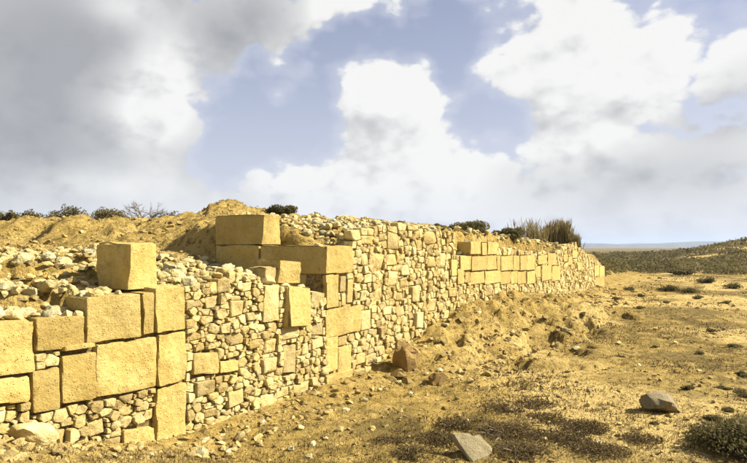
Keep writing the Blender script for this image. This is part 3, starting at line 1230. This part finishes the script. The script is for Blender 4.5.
top_row(tall_wall, SP1 + .1, pw(453, 235)[0], 60, .09, .17)
top_row(tall_wall, pw(498, 247)[0], S_END - .5, 90, .12, .24)
top_row(low_wall, .1, 2.3, 20, .14, .26)

# single large stones on and behind the low wall
o = link_obj('standing_block', block_mesh(blk_q, .46, d0=-.16, nu=9, nv=8, nd=6, r=.03, rough=.016, chip=.035, tint=(.25, .05, .5)))
tag(o, 'upright squared golden block standing behind the top of the low wall amid rubble', 'stone block')
q = quadpx((284, 327), (306, 326), (306, 287), (284, 286))
o = link_obj('upright_slab', block_mesh(q, .2, proud=.10, nu=8, nv=10, nd=5, r=.03, rough=.02, chip=.035, tint=(.35, 0, .5), mat='ashlar'))
tag(o, 'tall narrow golden slab set upright in the rubble panel below a loose block', 'stone slab')
q = quadpx((278, 284), (300, 284), (299, 261), (279, 259), -.05)
o = link_obj('loose_block', block_mesh(q, .34, d0=-.05, nu=7, nv=7, nd=5, r=.045, rough=.03, chip=.06, tint=(.6, 0, .5), mat='ashlar'))
tag(o, 'rounded cream block resting on the broken top of the low wall above the upright slab', 'stone block')
q = quadpx((263, 284), (277, 284), (276, 266), (264, 267), -.10)
o = link_obj('loose_block', block_mesh(q, .3, d0=-.10, nu=6, nv=6, nd=4, r=.05, rough=.03, chip=.06, tint=(.2, .1, .5), mat='rubble'))
tag(o, 'smaller rough block resting on the low wall next to the rounded cream block', 'stone block')
q = quadpx((309, 308), (322, 308), (322, 292), (310, 291), -.02)
o = link_obj('loose_block', block_mesh(q, .3, d0=-.02, nu=6, nv=6, nd=4, r=.05, rough=.03, chip=.06, tint=(.3, .1, .5), mat='rubble'))
tag(o, 'small weathered block wedged between the upright slab and the corner pier', 'stone block')


def ground_rock(name, px, py, wpx, hpx, seed, mat, label, flat=.6, rot=0.0, tilt=(0, 0), amp=.05, npts=16, cat='rock', sink=.18, dep=None):
    """(px,py) is where its foot stands in the photo"""
    x, y = pg(px, py, 0.0)
    for _ in range(6):
        x, y = pg(px, py, float(height(x, y)))
    w = wpx / FPX * y
    h = hpx / FPX * y
    me = rock_mesh(name, npts, 1.0, seed, mat, 3, amp, .3, .1, 3.2)
    o = link_obj(name, me)
    dp = (dep or .8) * w / .84
    o.location = (x, y + dp * .3, float(height(x, y)) + h * (.5 - sink))
    o.scale = (w, dp, h * 1.05)
    o.rotation_euler = (tilt[0], tilt[1], rot)
    return tag(o, label, cat)


ground_rock('boulder', 666, 414, 44, 22, 401, 'grey', 'grey angular boulder lying alone on the open dry ground', rot=.25, tilt=(0, .12))


def tilted_slab(px, py, wpx, label):
    x, y = pg(px, py, 0.0)
    for _ in range(6):
        x, y = pg(px, py, float(height(x, y)))
    w = wpx / FPX * y
    out = [(-.40, .0), (-.05, -.06), (.34, -.08), (.50, .06), (.44, .30), (.40, .55), (.16, .60), (.10, .72), (-.12, .84), (-.42, .95), (-.46, .70), (-.43, .35)]
    th = .17
    V, F = [], []
    rg = np.random.default_rng(9)
    n = len(out)
    cen = np.mean(out, 0)
    for (k, zz) in ((.90, 0), (1.0, .04), (1.0, th - .04), (.90, th), (.5, th + .02)):
        for (a, b) in out:
            p = cen + (np.array((a, b)) - cen) * k + rg.normal(0, .008, 2)
            V.append((p[0] * w, p[1] * w, (zz + rg.normal(0, .012)) * w))
    V.append((cen[0] * w, cen[1] * w, (th + .01) * w))
    for r_ in range(4):
        for i in range(n):
            k2 = (i + 1) % n
            F.append((r_ * n + i, r_ * n + k2, (r_ + 1) * n + k2, (r_ + 1) * n + i))
    for i in range(n):
        F.append((4 * n + i, 4 * n + (i + 1) % n, 5 * n))
    F.append(tuple(range(n))[::-1])
    me = mesh_np('stone_slab', V, F, np.tile((.5, 0, .5), (len(V), 1)), 14, 'grey')
    o = link_obj('stone_slab', me)
    o.location = (x, y, float(height(x, y)) - .015)
    o.rotation_euler = (R(48), R(-12), R(38))
    tag(o, label, 'stone slab')


tilted_slab(480, 458, 35, 'pale flat slab tilted up out of the dark dead brush')
o = ground_rock('boulder', 300, 440, 10, 10, 410, 'rubble', 'pale flat-topped boulder leaning on the foot of the squared block facing', npts=20)
s_b = pw(20, 425)[0]
o.location = wp(s_b, .22, gz(s_b) + .09)
o.scale = (.42, .30, .19)
o.rotation_euler = (.1, .35, math.atan2(T[1], T[0]))
ground_rock('boulder', 406, 369, 38, 33, 415, 'brown', 'dark brown boulder put in for a shaded hollow at the foot of the rubble slope under the tall wall', rot=.7, amp=.08)  # dark mass added where the slope has a shaded hollow
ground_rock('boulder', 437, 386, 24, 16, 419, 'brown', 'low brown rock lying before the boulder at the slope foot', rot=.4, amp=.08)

# loose stones one can pick out, at the foot of the low wall's rubble panel and on the open ground
random.seed(5)
FOOT = [(238, 441, 15), (258, 445, 12), (200, 458, 20), (228, 452, 9), (290, 452, 10), (312, 446, 9), (205, 443, 10), (275, 432, 9), (300, 430, 10), (262, 425, 9), (320, 421, 10), (340, 432, 11), (326, 441, 8),
        (62, 455, 13), (38, 452, 9), (113, 459, 10), (150, 459, 9), (84, 445, 8), (345, 412, 9), (222, 437, 8), (247, 431, 8), (372, 428, 8), (308, 459, 9), (178, 447, 8), (140, 449, 7)]
OPEN = [(566, 332, 9), (577, 337, 8), (572, 348, 7), (620, 345, 8), (590, 392, 7), (588, 407, 9), (569, 372, 6), (536, 392, 6), (604, 370, 5), (640, 366, 6), (676, 345, 6), (735, 306, 6), (725, 330, 5),
        (700, 372, 6), (655, 330, 5), (612, 318, 5), (468, 423, 9), (455, 437, 8), (440, 420, 7), (512, 412, 7), (545, 441, 8), (600, 445, 7), (690, 303, 5), (560, 398, 6), (620, 425, 6), (715, 405, 6)]
SLOPE = [(415, 352, 9), (430, 344, 8), (446, 352, 9), (465, 338, 8), (480, 347, 9), (500, 335, 8), (492, 325, 7), (515, 345, 8), (528, 330, 7), (470, 360, 7), (540, 340, 7), (455, 330, 7), (425, 362, 7),
         (505, 352, 7), (440, 372, 8), (552, 325, 6), (520, 318, 6), (545, 312, 6), (570, 305, 5), (398, 384, 8), (380, 392, 8), (365, 402, 9), (410, 398, 7), (486, 368, 6), (530, 356, 6)]


def scatter(lst, label, group):
    for (px, py, w) in lst:
        x, y = pg(px, py, 0.0)
        for _ in range(6):
            x, y = pg(px, py, float(height(x, y)))
        r = w / FPX * y
        o = link_obj('loose_stone', random.choice(GROUND_ROCKS))
        place(o, x, y + .3 * r, float(height(x, y)) + r * .16, r, r * random.uniform(.8, 1.1), r * random.uniform(.8, 1.05), .3)
        tag(o, label, 'stone', group)


scatter(FOOT, 'small loose stone on the ground at the foot of the low wall', 'loose stones along the foot of the low wall')
scatter(OPEN, 'small loose stone lying out on the open dry ground', 'loose stones on the open ground')
scatter(SLOPE, 'small loose stone on the debris slope below the tall wall', 'loose stones on the debris slope')


# ------------------------------------------------------------------ small gravel and grass (uncountable)
def density_pts(n, ymin, ymax, seed, accept):
    """points thinning out with distance over the ground around the camera's view"""
    rg = np.random.default_rng(seed)
    y = ymin * (ymax / ymin) ** rg.uniform(size=n)
    x = y * rg.uniform(-.85, .95, size=n)
    k = accept(x, y, rg)
    return x[k], y[k], rg


def gravel():
    def acc(x, y, rg):
        s, d = sd_of(x, y)
        e = -d
        w = np.where(d > 0.05, .12 + .3 * (fbm(x * .9, y * .9, 0, 3, 141) > .15), 0.)
        w = np.where((d > 0) & (d < 2.2 + .5 * fbm(x, y, 0, 2, 5)) & (s > 3.5) & (s < 26), 1.0, w)
        w = np.where((d > 0.02) & (d < .8) & (s < 5), .9, w)
        w = np.where((e > .4) & (y < 18), .65, w)
        return rg.uniform(size=len(x)) < w
    x, y, rg = density_pts(70000, 3.6, 40, 151, acc)
    z = height(x, y)
    n = len(x)
    r = (.004 + .028 * rg.uniform(size=n) ** 7) * (1 + .06 * y)
    s, d = sd_of(x, y)
    r = r * np.where((d > 0) & (d < 2.2) & (s > 3.5), 1.7, 1.0) * np.where((d > 0) & (d < .8) & (s < 4), 1.5, 1.0) * np.where((d < 0), 1.5, 1.0)
    # irregular chips: six hulls of a dozen points, the finest ones four-sided
    hulls = []
    for k in range(6):
        bm = bmesh.new()
        for _ in range(13):
            v = rg.normal(size=3)
            v /= (np.abs(v) ** 3.0).sum() ** (1 / 3.0)
            bm.verts.new((v[0], v[1] * rg.uniform(.7, .9), v[2] * .62))
        r_ = bmesh.ops.convex_hull(bm, input=bm.verts)
        bmesh.ops.delete(bm, geom=[g for g in r_['geom_interior'] if isinstance(g, bmesh.types.BMVert)], context='VERTS')
        bm.verts.index_update()
        bmesh.ops.triangulate(bm, faces=bm.faces[:])
        hulls.append((np.array([v.co[:] for v in bm.verts]), np.array([[v.index for v in f.verts] for f in bm.faces])))
        bm.free()
    kind = rg.integers(0, 6, n)
    Vs, Fs, ts, base = [], [], [], 0
    tint = np.stack([rg.uniform(0, 1, n) ** 4, rg.uniform(0, 1, n) ** .8, rg.uniform(0, 1, n)], -1)
    for k in range(6):
        hv, hf = hulls[k]
        m = kind == k
        q = int(m.sum())
        V = hv[None] * (1 + .2 * rg.uniform(-1, 1, size=(q, 1, 3)))
        a = rg.uniform(0, 6.28, q)
        ca, sa = np.cos(a)[:, None], np.sin(a)[:, None]
        V = np.stack([V[..., 0] * ca - V[..., 1] * sa, V[..., 0] * sa + V[..., 1] * ca, V[..., 2]], -1) * r[m][:, None, None]
        V = V + np.stack([x[m], y[m], z[m] + r[m] * .12], -1)[:, None]
        Vs.append(V.reshape(-1, 3))
        Fs.append((hf[None] + (np.arange(q) * len(hv))[:, None, None]).reshape(-1, 3) + base)
        ts.append(np.repeat(tint[m], len(hv), 0))
        base += q * len(hv)
    V, F, t = np.concatenate(Vs), np.concatenate(Fs), np.concatenate(ts)
    o = link_obj('gravel', mesh_np('gravel', V, F, t, None, 'gravel'))
    tag(o, 'scattered gravel and stone chips over the dry ground', 'gravel', kind='stuff')


gravel()


def blades(name, x, y, hts, per, spread, mat, label, cat, seed, width=.006, lean=.6):
    rg = np.random.default_rng(seed)
    n = len(x)
    bx = np.repeat(x, per) + rg.normal(0, 1, n * per) * np.repeat(spread, per)
    by = np.repeat(y, per) + rg.normal(0, 1, n * per) * np.repeat(spread, per)
    bz = height(bx, by) - .01
    h = np.repeat(hts, per) * rg.uniform(.4, 1.15, n * per)
    a = rg.uniform(0, 6.28, n * per)
    ln = h * rg.uniform(.1, lean, n * per)
    w = width * (1 + .10 * by) * rg.uniform(.6, 1.4, n * per)
    b2 = a + rg.uniform(-1, 1, n * per) + 1.57
    wx, wy = np.cos(b2) * w, np.sin(b2) * w
    p0 = np.stack([bx - wx, by - wy, bz], -1)
    p1 = np.stack([bx + wx, by + wy, bz], -1)
    mx, my = bx + np.cos(a) * ln * .4, by + np.sin(a) * ln * .4
    p2 = np.stack([mx + wx * .7, my + wy * .7, bz + h * .62], -1)
    p3 = np.stack([mx - wx * .7, my - wy * .7, bz + h * .62], -1)
    p4 = np.stack([bx + np.cos(a) * ln, by + np.sin(a) * ln, bz + h], -1)
    V = np.stack([p0, p1, p2, p3, p4], 1).reshape(-1, 3)
    k = np.arange(n * per) * 5
    F = np.concatenate([np.stack([k, k + 1, k + 2], -1), np.stack([k, k + 2, k + 3], -1), np.stack([k + 3, k + 2, k + 4], -1)])
    t = np.repeat(np.repeat(rg.uniform(0, 1, n), per) * .6 + rg.uniform(0, .4, n * per), 5)
    t = np.stack([t, t, t], -1)
    o = link_obj(name, mesh_np(name, V, F, t, None, mat))
    return tag(o, label, cat, kind='stuff')


def grass():
    def acc(x, y, rg):
        s, d = sd_of(x, y)
        g = fbm(x * .6, y * .6, 3, 4, 81)
        w = np.where(d > .5, np.clip(.35 + .9 * g, .05, 1), 0)
        w = np.where((d < -2.6) & (y > 10), .35, w)
        return rg.uniform(size=len(x)) < w
    x, y, rg = density_pts(20000, 4.0, 42, 161, acc)
    blades('dry_grass', x, y, rg.uniform(.012, .055, len(x)) * (1 + .02 * y), 9, .03 + .0025 * y, 'straw', 'short withered grass tufts over the open ground', 'grass', 163, .0025, 1.4)

    # darker dead herbs in patches
    def acc2(x, y, rg):
        s, d = sd_of(x, y)
        g = fbm(x * .8, y * .8, 9, 3, 171)
        w = np.where((d > 1.2) & (g > .30 - .22 * np.clip((x / y - .15) / .3, 0, 1)), .8, .02)
        dark = np.exp(-((x - 1.5) / 1.0) ** 2 - ((y - 6.3) / .7) ** 2)
        w = np.where(d > .8, np.maximum(w, dark), 0)
        return rg.uniform(size=len(x)) < w
    x, y, rg = density_pts(17000, 4.6, 45, 173, acc2)
    blades('dead_herbs', x, y, rg.uniform(.015, .05, len(x)) * (1 + .025 * y), 16, .08 + .004 * y, 'deadleaf', 'low dark withered herbs in patches on the open ground', 'herbs', 175, .0035, 1.8)


grass()


# ------------------------------------------------------------------ shrubs
def leaf_cloud(centers, radii, n, size, rg, zmin=None):
    """leaf-sized quads through a set of ellipsoid clumps"""
    c = np.array(centers); r = np.array(radii)
    vol = r.prod(1)
    k = rg.choice(len(c), n, p=vol / vol.sum())
    u = rg.normal(size=(n, 3))
    u /= np.linalg.norm(u, axis=1)[:, None]
    p = c[k] + u * r[k] * (rg.uniform(size=n) ** .45)[:, None]
    if zmin is not None: p[:, 2] = np.maximum(p[:, 2], zmin)
    a = rg.normal(size=(n, 3)); a /= np.linalg.norm(a, axis=1)[:, None]
    b = np.cross(a, rg.normal(size=(n, 3))); b /= np.linalg.norm(b, axis=1)[:, None]
    sz = size * rg.uniform(.5, 1.3, n)[:, None]
    V = np.stack([p - a * sz, p + b * sz * .45, p + a * sz, p - b * sz * .45], 1).reshape(-1, 3)
    F = (np.arange(n) * 4)[:, None] + np.arange(4)[None]
    t = np.repeat(rg.uniform(0, 1, n) * .6 + .4 * rg.uniform(size=len(c))[k], 4)
    return V, F, np.stack([t, t, t], -1)


def tubes(paths, radii, sides=4):
    V, F = [], []
    for path, rr in zip(paths, radii):
        path = np.array(path)
        base = len(V)
        for i, p in enumerate(path):
            d = path[min(i + 1, len(path) - 1)] - path[max(i - 1, 0)]
            d = d / (np.linalg.norm(d) + 1e-9)
            a = np.cross(d, (.3, .9, .2)); a /= np.linalg.norm(a) + 1e-9
            b = np.cross(d, a)
            r = rr * (1 - .75 * i / (len(path) - 1))
            for k in range(sides):
                t = 6.283 * k / sides
                V.append(p + (a * math.cos(t) + b * math.sin(t)) * r)
        for i in range(len(path) - 1):
            for k in range(sides):
                F.append((base + i * sides + k, base + i * sides + (k + 1) % sides, base + (i + 1) * sides + (k + 1) % sides, base + (i + 1) * sides + k))
    return V, F


def shrub(x, y, w, h, dep, nleaf, seed, label, group=None, leaf=.035, mat='scrub', name='shrub', z=None, lobes=9):
    rg = np.random.default_rng(seed)
    z = float(height(x, y, False)) if z is None else z
    root = thing(name, (x, y, z), label, 'shrub', group)
    cs, rs = [], []
    for k in range(lobes):
        a = rg.uniform(0, 6.28); q = rg.uniform(.1, .75)
        hh = h * (1 - .55 * q * q) * rg.uniform(.55, 1.0)
        cs.append((x + math.cos(a) * q * w * .5, y + math.sin(a) * q * dep * .5, z + hh * .55))
        rs.append((w * .5 * rg.uniform(.32, .55), dep * .5 * rg.uniform(.32, .55), hh * .5))
    V, F, t = leaf_cloud(cs, rs, int(nleaf * 1.8), leaf * 1.15, rg, z - .02)
    link_obj('foliage', mesh_np('foliage', V, F, t, None, mat), root)
    P, RR = [], []
    for c in cs:
        P.append([(x, y, z - .05), ((x + c[0]) / 2, (y + c[1]) / 2, z + (c[2] - z) * .4), c])
        RR.append(max(.008, .02 * h))
    V, F = tubes(P, RR)
    link_obj('stems', mesh_np('stems', V, F, np.full((len(V), 3), .3), None, 'bark'), root)
    return root


def shrub_px(px0, px1, ytop, ybase, Y, n, seed, label, group=None, leaf=.035, mat='scrub', name='shrub', dep=None, lobes=9):
    x0, _, zt = py_at(px0, ytop, Y)
    x1, _, zb = py_at(px1, ybase, Y)
    gz_ = float(height((x0 + x1) / 2, Y, False))
    return shrub((x0 + x1) / 2, Y, (x1 - x0) * 1.15, max(zt - gz_, .15) * 1.08, dep or (x1 - x0) * .8, n, seed, label, group, leaf, mat, name, gz_, lobes)


ORD = ['first', 'second', 'third', 'fourth', 'fifth', 'sixth', 'seventh', 'eighth', 'ninth', 'tenth', 'eleventh', 'twelfth', 'thirteenth']
CREST = [ORD[k] + ' from the leafless tree' for k in (5, 4, 3, 2, 1, 0)] + ['between the leafless tree and the mound', ORD[6] + ' from the leafless tree']
g_crest = 'low dark shrubs along the top of the earth bank'
for i, (a, b_, t_) in enumerate([(0, 20, 210), (14, 42, 209), (34, 62, 209), (56, 94, 204), (86, 118, 205), (106, 132, 209), (158, 186, 212), (-26, 4, 208)]):
    shrub_px(a, b_, t_, 218, 17.5 + (i % 3) * .7, 900, 500 + i, 'low dark shrub on the earth bank, ' + CREST[i], g_crest, .035)
shrub_px(264, 296, 204, 216, 16.6, 1100, 520, 'dark brown shrub capping the earth mound behind the standing corner', None, .04, dep=.5)
shrub_px(448, 490, 219, 236, 15.2, 3600, 521, 'dense rounded dark bush growing behind the tall wall next to the ashlar panel', None, .03, lobes=16)
shrub_px(497, 524, 226, 240, 17.2, 1800, 522, 'dark ragged shrub between the rounded bush and the reeds', None, .035)
g_sky = 'low scrub along the skyline behind the tall wall'
for i, (a, b_, t_) in enumerate([(312, 332, 219), (328, 350, 218), (350, 372, 220), (368, 392, 219), (390, 412, 220), (408, 432, 221), (430, 448, 224), (490, 502, 230)]):
    shrub_px(a, b_, t_, 224, 16.5 + (i % 2) * 1.0, 800, 540 + i, 'low dark scrub bush on the skyline behind the tall wall, ' + (ORD[i] + ' from the earth mound' if i < 7 else 'just past the rounded bush'), g_sky, .035)


def reeds(px0, px1, ytop, Y, n, seed, label, wd=.008):
    rg = np.random.default_rng(seed)
    x0, _, zt = py_at(px0, ytop, Y)
    x1 = py_at(px1, ytop, Y)[0]
    xc = (x0 + x1) / 2
    zc = float(height(xc, Y, False))
    root = thing('reed_clump', (xc, Y, zc), label, 'reeds', 'reeds behind the far stretch of the tall wall')
    cl = rg.uniform(x0, x1, 9)
    x = np.clip(cl[rg.integers(0, 9, n)] + rg.normal(0, (x1 - x0) * .06, n), x0, x1); y = Y + rg.uniform(-.8, .8, n)
    ch = np.interp(x, np.sort(cl), rg.uniform(.75, 1.1, 9)) * np.interp((x - x0) / (x1 - x0), [0, .15, .35, .75, 1], [.6, .95, 1.05, .9, .45])
    z = height(x, y, False) - .05
    h = (zt - z) * rg.uniform(.35, 1.0, n) * ch
    a = rg.uniform(0, 6.28, n)
    ln = h * rg.uniform(0, .28, n)
    V, F, t = [], [], []
    for i in range(n):
        dx, dy = math.cos(a[i]) * ln[i], math.sin(a[i]) * ln[i]
        b = len(V)
        w = wd * rg.uniform(.6, 1.5)
        for k, (q, ww) in enumerate(((0, 1), (.5, .9), (.85, 1.2), (1, .1))):
            for m in (-1, 1):
                ang = a[i] * 1.7
                V.append((x[i] + dx * q * q + m * w * ww * math.cos(ang), y[i] + dy * q * q + m * w * ww * math.sin(ang), z[i] + h[i] * q))
        for k in range(3):
            F.append((b + 2 * k, b + 2 * k + 1, b + 2 * k + 3, b + 2 * k + 2))
        t += [rg.uniform()] * 8
    t = np.array(t)
    link_obj('stalks', mesh_np('stalks', V, F, np.stack([t, t, t], -1), None, 'reed'), root)


reeds(504, 546, 217, 22.0, 520, 601, 'thin sparse dry reeds standing behind the ashlar panel', .007)
reeds(541, 577, 218, 26.0, 1700, 602, 'dense brown dry reeds at the far end of the tall wall', .012)


def bare_shrub(px, ytop, ybase, Y, w, seed, label):
    rg = np.random.default_rng(seed)
    x, _, zt = py_at(px, ytop, Y)
    z = float(height(x, Y, False))
    h = zt - z
    root = thing('bare_tree', (x, Y, z), label, 'tree')
    paths, rads = [], []

    def grow(p, d, ln, r, lvl):
        pts = [p]
        for k in range(3):
            d = d + rg.normal(0, .18, 3); d /= np.linalg.norm(d)
            p = p + d * ln / 3
            pts.append(p)
        paths.append(pts); rads.append(r)
        if lvl < 4:
            for k in range(3 if lvl else 5):
                q = pts[rg.integers(1, 4)]
                nd = d + rg.normal(0, .55, 3) * np.array([1, 1, .6]); nd[2] = abs(nd[2]) * .8 + .1; nd /= np.linalg.norm(nd)
                grow(q, nd, ln * rg.uniform(.55, .85), r * .6, lvl + 1)
    tp, tr = [], []
    for k in range(11):
        a = 6.28 * k / 11 + rg.uniform(-.3, .3)
        d = np.array([math.cos(a) * w / h * .55, math.sin(a) * .5, 1.0]); d /= np.linalg.norm(d)
        grow(np.array([x, Y, z - .05]), d, h * .50, .026, 1)
    V, F = tubes([[(x, Y, z - .15), (x + .01, Y, z + h * .1), (x + .02, Y, z + h * .25)]], [.05], 6)
    link_obj('trunk', mesh_np('trunk', V, F, np.full((len(V), 3), .3), None, 'bark'), root)
    V, F = tubes(paths, rads, 3)
    link_obj('branches', mesh_np('branches', V, F, np.full((len(V), 3), .35), None, 'twig'), root)


bare_shrub(146, 196, 216, 18.2, 1.5, 611, 'leafless twiggy small tree on the earth bank skyline')


# dead brush on the near ground
def brush(px, py, w, h, n, seed, label, group, pale=.25):
    rg = np.random.default_rng(seed)
    x, y = pg(px, py, 0)
    for _ in range(5): x, y = pg(px, py, float(height(x, y)))
    z = float(height(x, y))
    root = thing('dead_brush', (x, y, z), label, 'brush', group)
    paths, rads, tt = [], [], []
    for k in range(n):
        a = rg.uniform(0, 6.28); q = rg.uniform(0, .5) * w
        p = np.array([x + math.cos(a) * q * .6, y + math.sin(a) * q * .6, z - .01])
        d = np.array([math.cos(a) * rg.uniform(.2, 1.4), math.sin(a) * rg.uniform(.2, 1.4), rg.uniform(.15, .8)])
        d /= np.linalg.norm(d)
        ln = rg.uniform(.4, 1.0) * w * .5
        pts = [p]
        for i in range(3):
            d = d + rg.normal(0, .22, 3); d[2] -= .05; d /= np.linalg.norm(d)
            pts.append(pts[-1] + d * ln / 3 * np.array([1, 1, min(1, h / w * 2)]))
        v = rg.uniform(.75, 1) if rg.uniform() < pale else rg.uniform(0, .3)
        paths.append(pts); rads.append(rg.uniform(.002, .0045) * (1.7 if v > .7 else 1))
        tt += [v] * 12
    V, F = tubes(paths, rads, 3)
    t = np.array(tt)
    link_obj('twigs', mesh_np('twigs', V, F, np.stack([t, t, t], -1), None, 'twig'), root)
    nl = n * 16
    V, F, t = leaf_cloud([(x, y, z + h * .18)], [(w * .60, w * .5, h * .40)], nl, .015, rg, z)
    link_obj('dead_leaves', mesh_np('dead_leaves', V, F, t, None, 'deadleaf'), root)


g_br = 'dead brush among the stones of the near ground'
BRUSH = [(437, 440, .45, .10, 70), (455, 425, .4, .09, 60), (507, 432, .55, .12, 90), (520, 452, .5, .12, 90), (560, 440, .6, .12, 110), (585, 428, .5, .1, 80), (545, 420, .45, .10, 80), (600, 452, .5, .10, 80),
                                       (415, 455, .4, .08, 60), (500, 410, .5, .1, 70), (640, 440, .4, .08, 50), (390, 442, .3, .07, 40), (535, 405, .45, .09, 70)]
BRUSH.sort(key=lambda b: math.dist(pg(b[0], b[1]), pg(480, 458)))
for i, (px, py, w, h, n) in enumerate(BRUSH):
    brush(px, py, w, h, n, 700 + i, 'low tangle of dead twigs and dark leaves, ' + ('nearest' if i == 0 else ORD[i] + ' nearest') + ' to the tilted slab', g_br)
# larger dark bush on the right, added in place of the shade lying there
x_, y_ = pg(752, 452)
shrub(x_, y_, 1.35, .34, .95, 8000, 650, 'large low brown bush added for the dark shade over the near ground, cut by the picture edge', None, .018, 'scrub', lobes=14)
g_t = 'small dark tufts on the plain'
for i, (px, py, w) in enumerate([(715, 420, 22), (690, 440, 18), (728, 412, 16), (655, 425, 12), (628, 290, 16), (615, 300, 14), (600, 318, 16), (585, 330, 12), (708, 283, 24), (735, 288, 22), (668, 290, 26), (690, 292, 22), (700, 300, 16), (650, 272, 30), (712, 330, 14), (740, 372, 20), (735, 345, 22), (665, 303, 12), (725, 305, 16), (640, 310, 12), (690, 388, 16), (606, 262, 10), (620, 356, 12), (742, 395, 26), (700, 352, 14), (722, 388, 18), (655, 345, 9), (682, 275, 34), (640, 297, 14)]):
    x, y = pg(px, py)
    ww = w / FPX * y
    shrub(x, y, ww, ww * .28, ww * .8, 500, 660 + i, 'small low dark tuft growing out on the dry plain', g_t, max(.012, ww * .035), lobes=6)


def right_scrub():
    rg = np.random.default_rng(77)
    n = 6500
    y = 38 * (170 / 38) ** rg.uniform(size=n)
    k = np.where(rg.uniform(size=n) < .10, rg.uniform(.355, .44, n), rg.uniform(.37, 1.1, n))
    y = np.where((k < .44) & (rg.uniform(size=n) < .6), rg.uniform(29, 46, n), y)
    x = y * k
    edge = np.interp(k, [.37, .40, .44, .5, .62, .8], [38, 40, 43, 44, 42, 42])
    g = fbm(x * .12, y * .06, 0, 3, 181)
    _, dd = sd_of(x, y)
    ok = ((y > edge) & (k > .37) & (g > -.55 + .15 * (y > 70))) | ((y > 29.5) & (k < .44) & (dd < -.7))
    x, y = x[ok], y[ok]
    z = height(x, y, False)
    r = rg.uniform(.35, 1.2, len(x)) * np.interp(y, [30, 40, 60, 150], [.35, .55, .9, 1.6])
    cs = np.stack([x, y, z + r * .18], -1)
    V, F, t = [], [], []
    per = 30
    m = len(x)
    u = rg.normal(size=(m, per, 3)); u /= np.linalg.norm(u, axis=2)[..., None]
    p = cs[:, None] + u * (rg.uniform(size=(m, per)) ** .4)[..., None] * np.stack([r * .9, r * .9, r * .42], -1)[:, None]
    a = rg.normal(size=(m, per, 3)); a /= np.linalg.norm(a, axis=2)[..., None]
    b = np.cross(a, rg.normal(size=(m, per, 3))); b /= np.linalg.norm(b, axis=2)[..., None]
    sz = (r * .16)[:, None, None] * rg.uniform(.5, 1.3, (m, per, 1))
    V = np.stack([p - a * sz, p + b * sz * .5, p + a * sz, p - b * sz * .5], 2).reshape(-1, 3)
    F = (np.arange(m * per) * 4)[:, None] + np.arange(4)[None]
    tc = np.repeat(rg.uniform(0, .8, m), per) + .2 * rg.uniform(size=m * per)
    t = np.repeat(tc, 4)
    o = link_obj('scrubland', mesh_np('scrubland', V, F, np.stack([t, t, t], -1), None, 'scrub'))
    tag(o, 'dense dark scrub covering the low rise beyond the plain', 'scrub', kind='stuff')


right_scrub()


# ------------------------------------------------------------------ haze
def build_haze():
    V = [(x, y, z) for z in (-9.0, 75.0) for (x, y) in ((-6100, -60), (6100, -60), (6100, 7100), (-6100, 7100))]
    F = [(0, 3, 2, 1), (4, 5, 6, 7), (0, 1, 5, 4), (1, 2, 6, 5), (2, 3, 7, 6), (3, 0, 4, 7)]
    me = mesh_np('haze', V, F)
    m = bpy.data.materials.new('haze')
    m.use_nodes = True
    t = m.node_tree
    t.nodes.clear()
    o = t.nodes.new('ShaderNodeOutputMaterial')
    v = t.nodes.new('ShaderNodeVolumePrincipled')
    v.inputs['Color'].default_value = (.58, .74, 1.0, 1)
    v.inputs['Density'].default_value = .00016
    t.links.new(v.outputs[0], o.inputs['Volume'])
    m.cycles.homogeneous_volume = True
    me.materials.append(m)
    tag(link_obj('haze', me), 'thin pale haze over the far land', 'haze', kind='stuff')


build_haze()
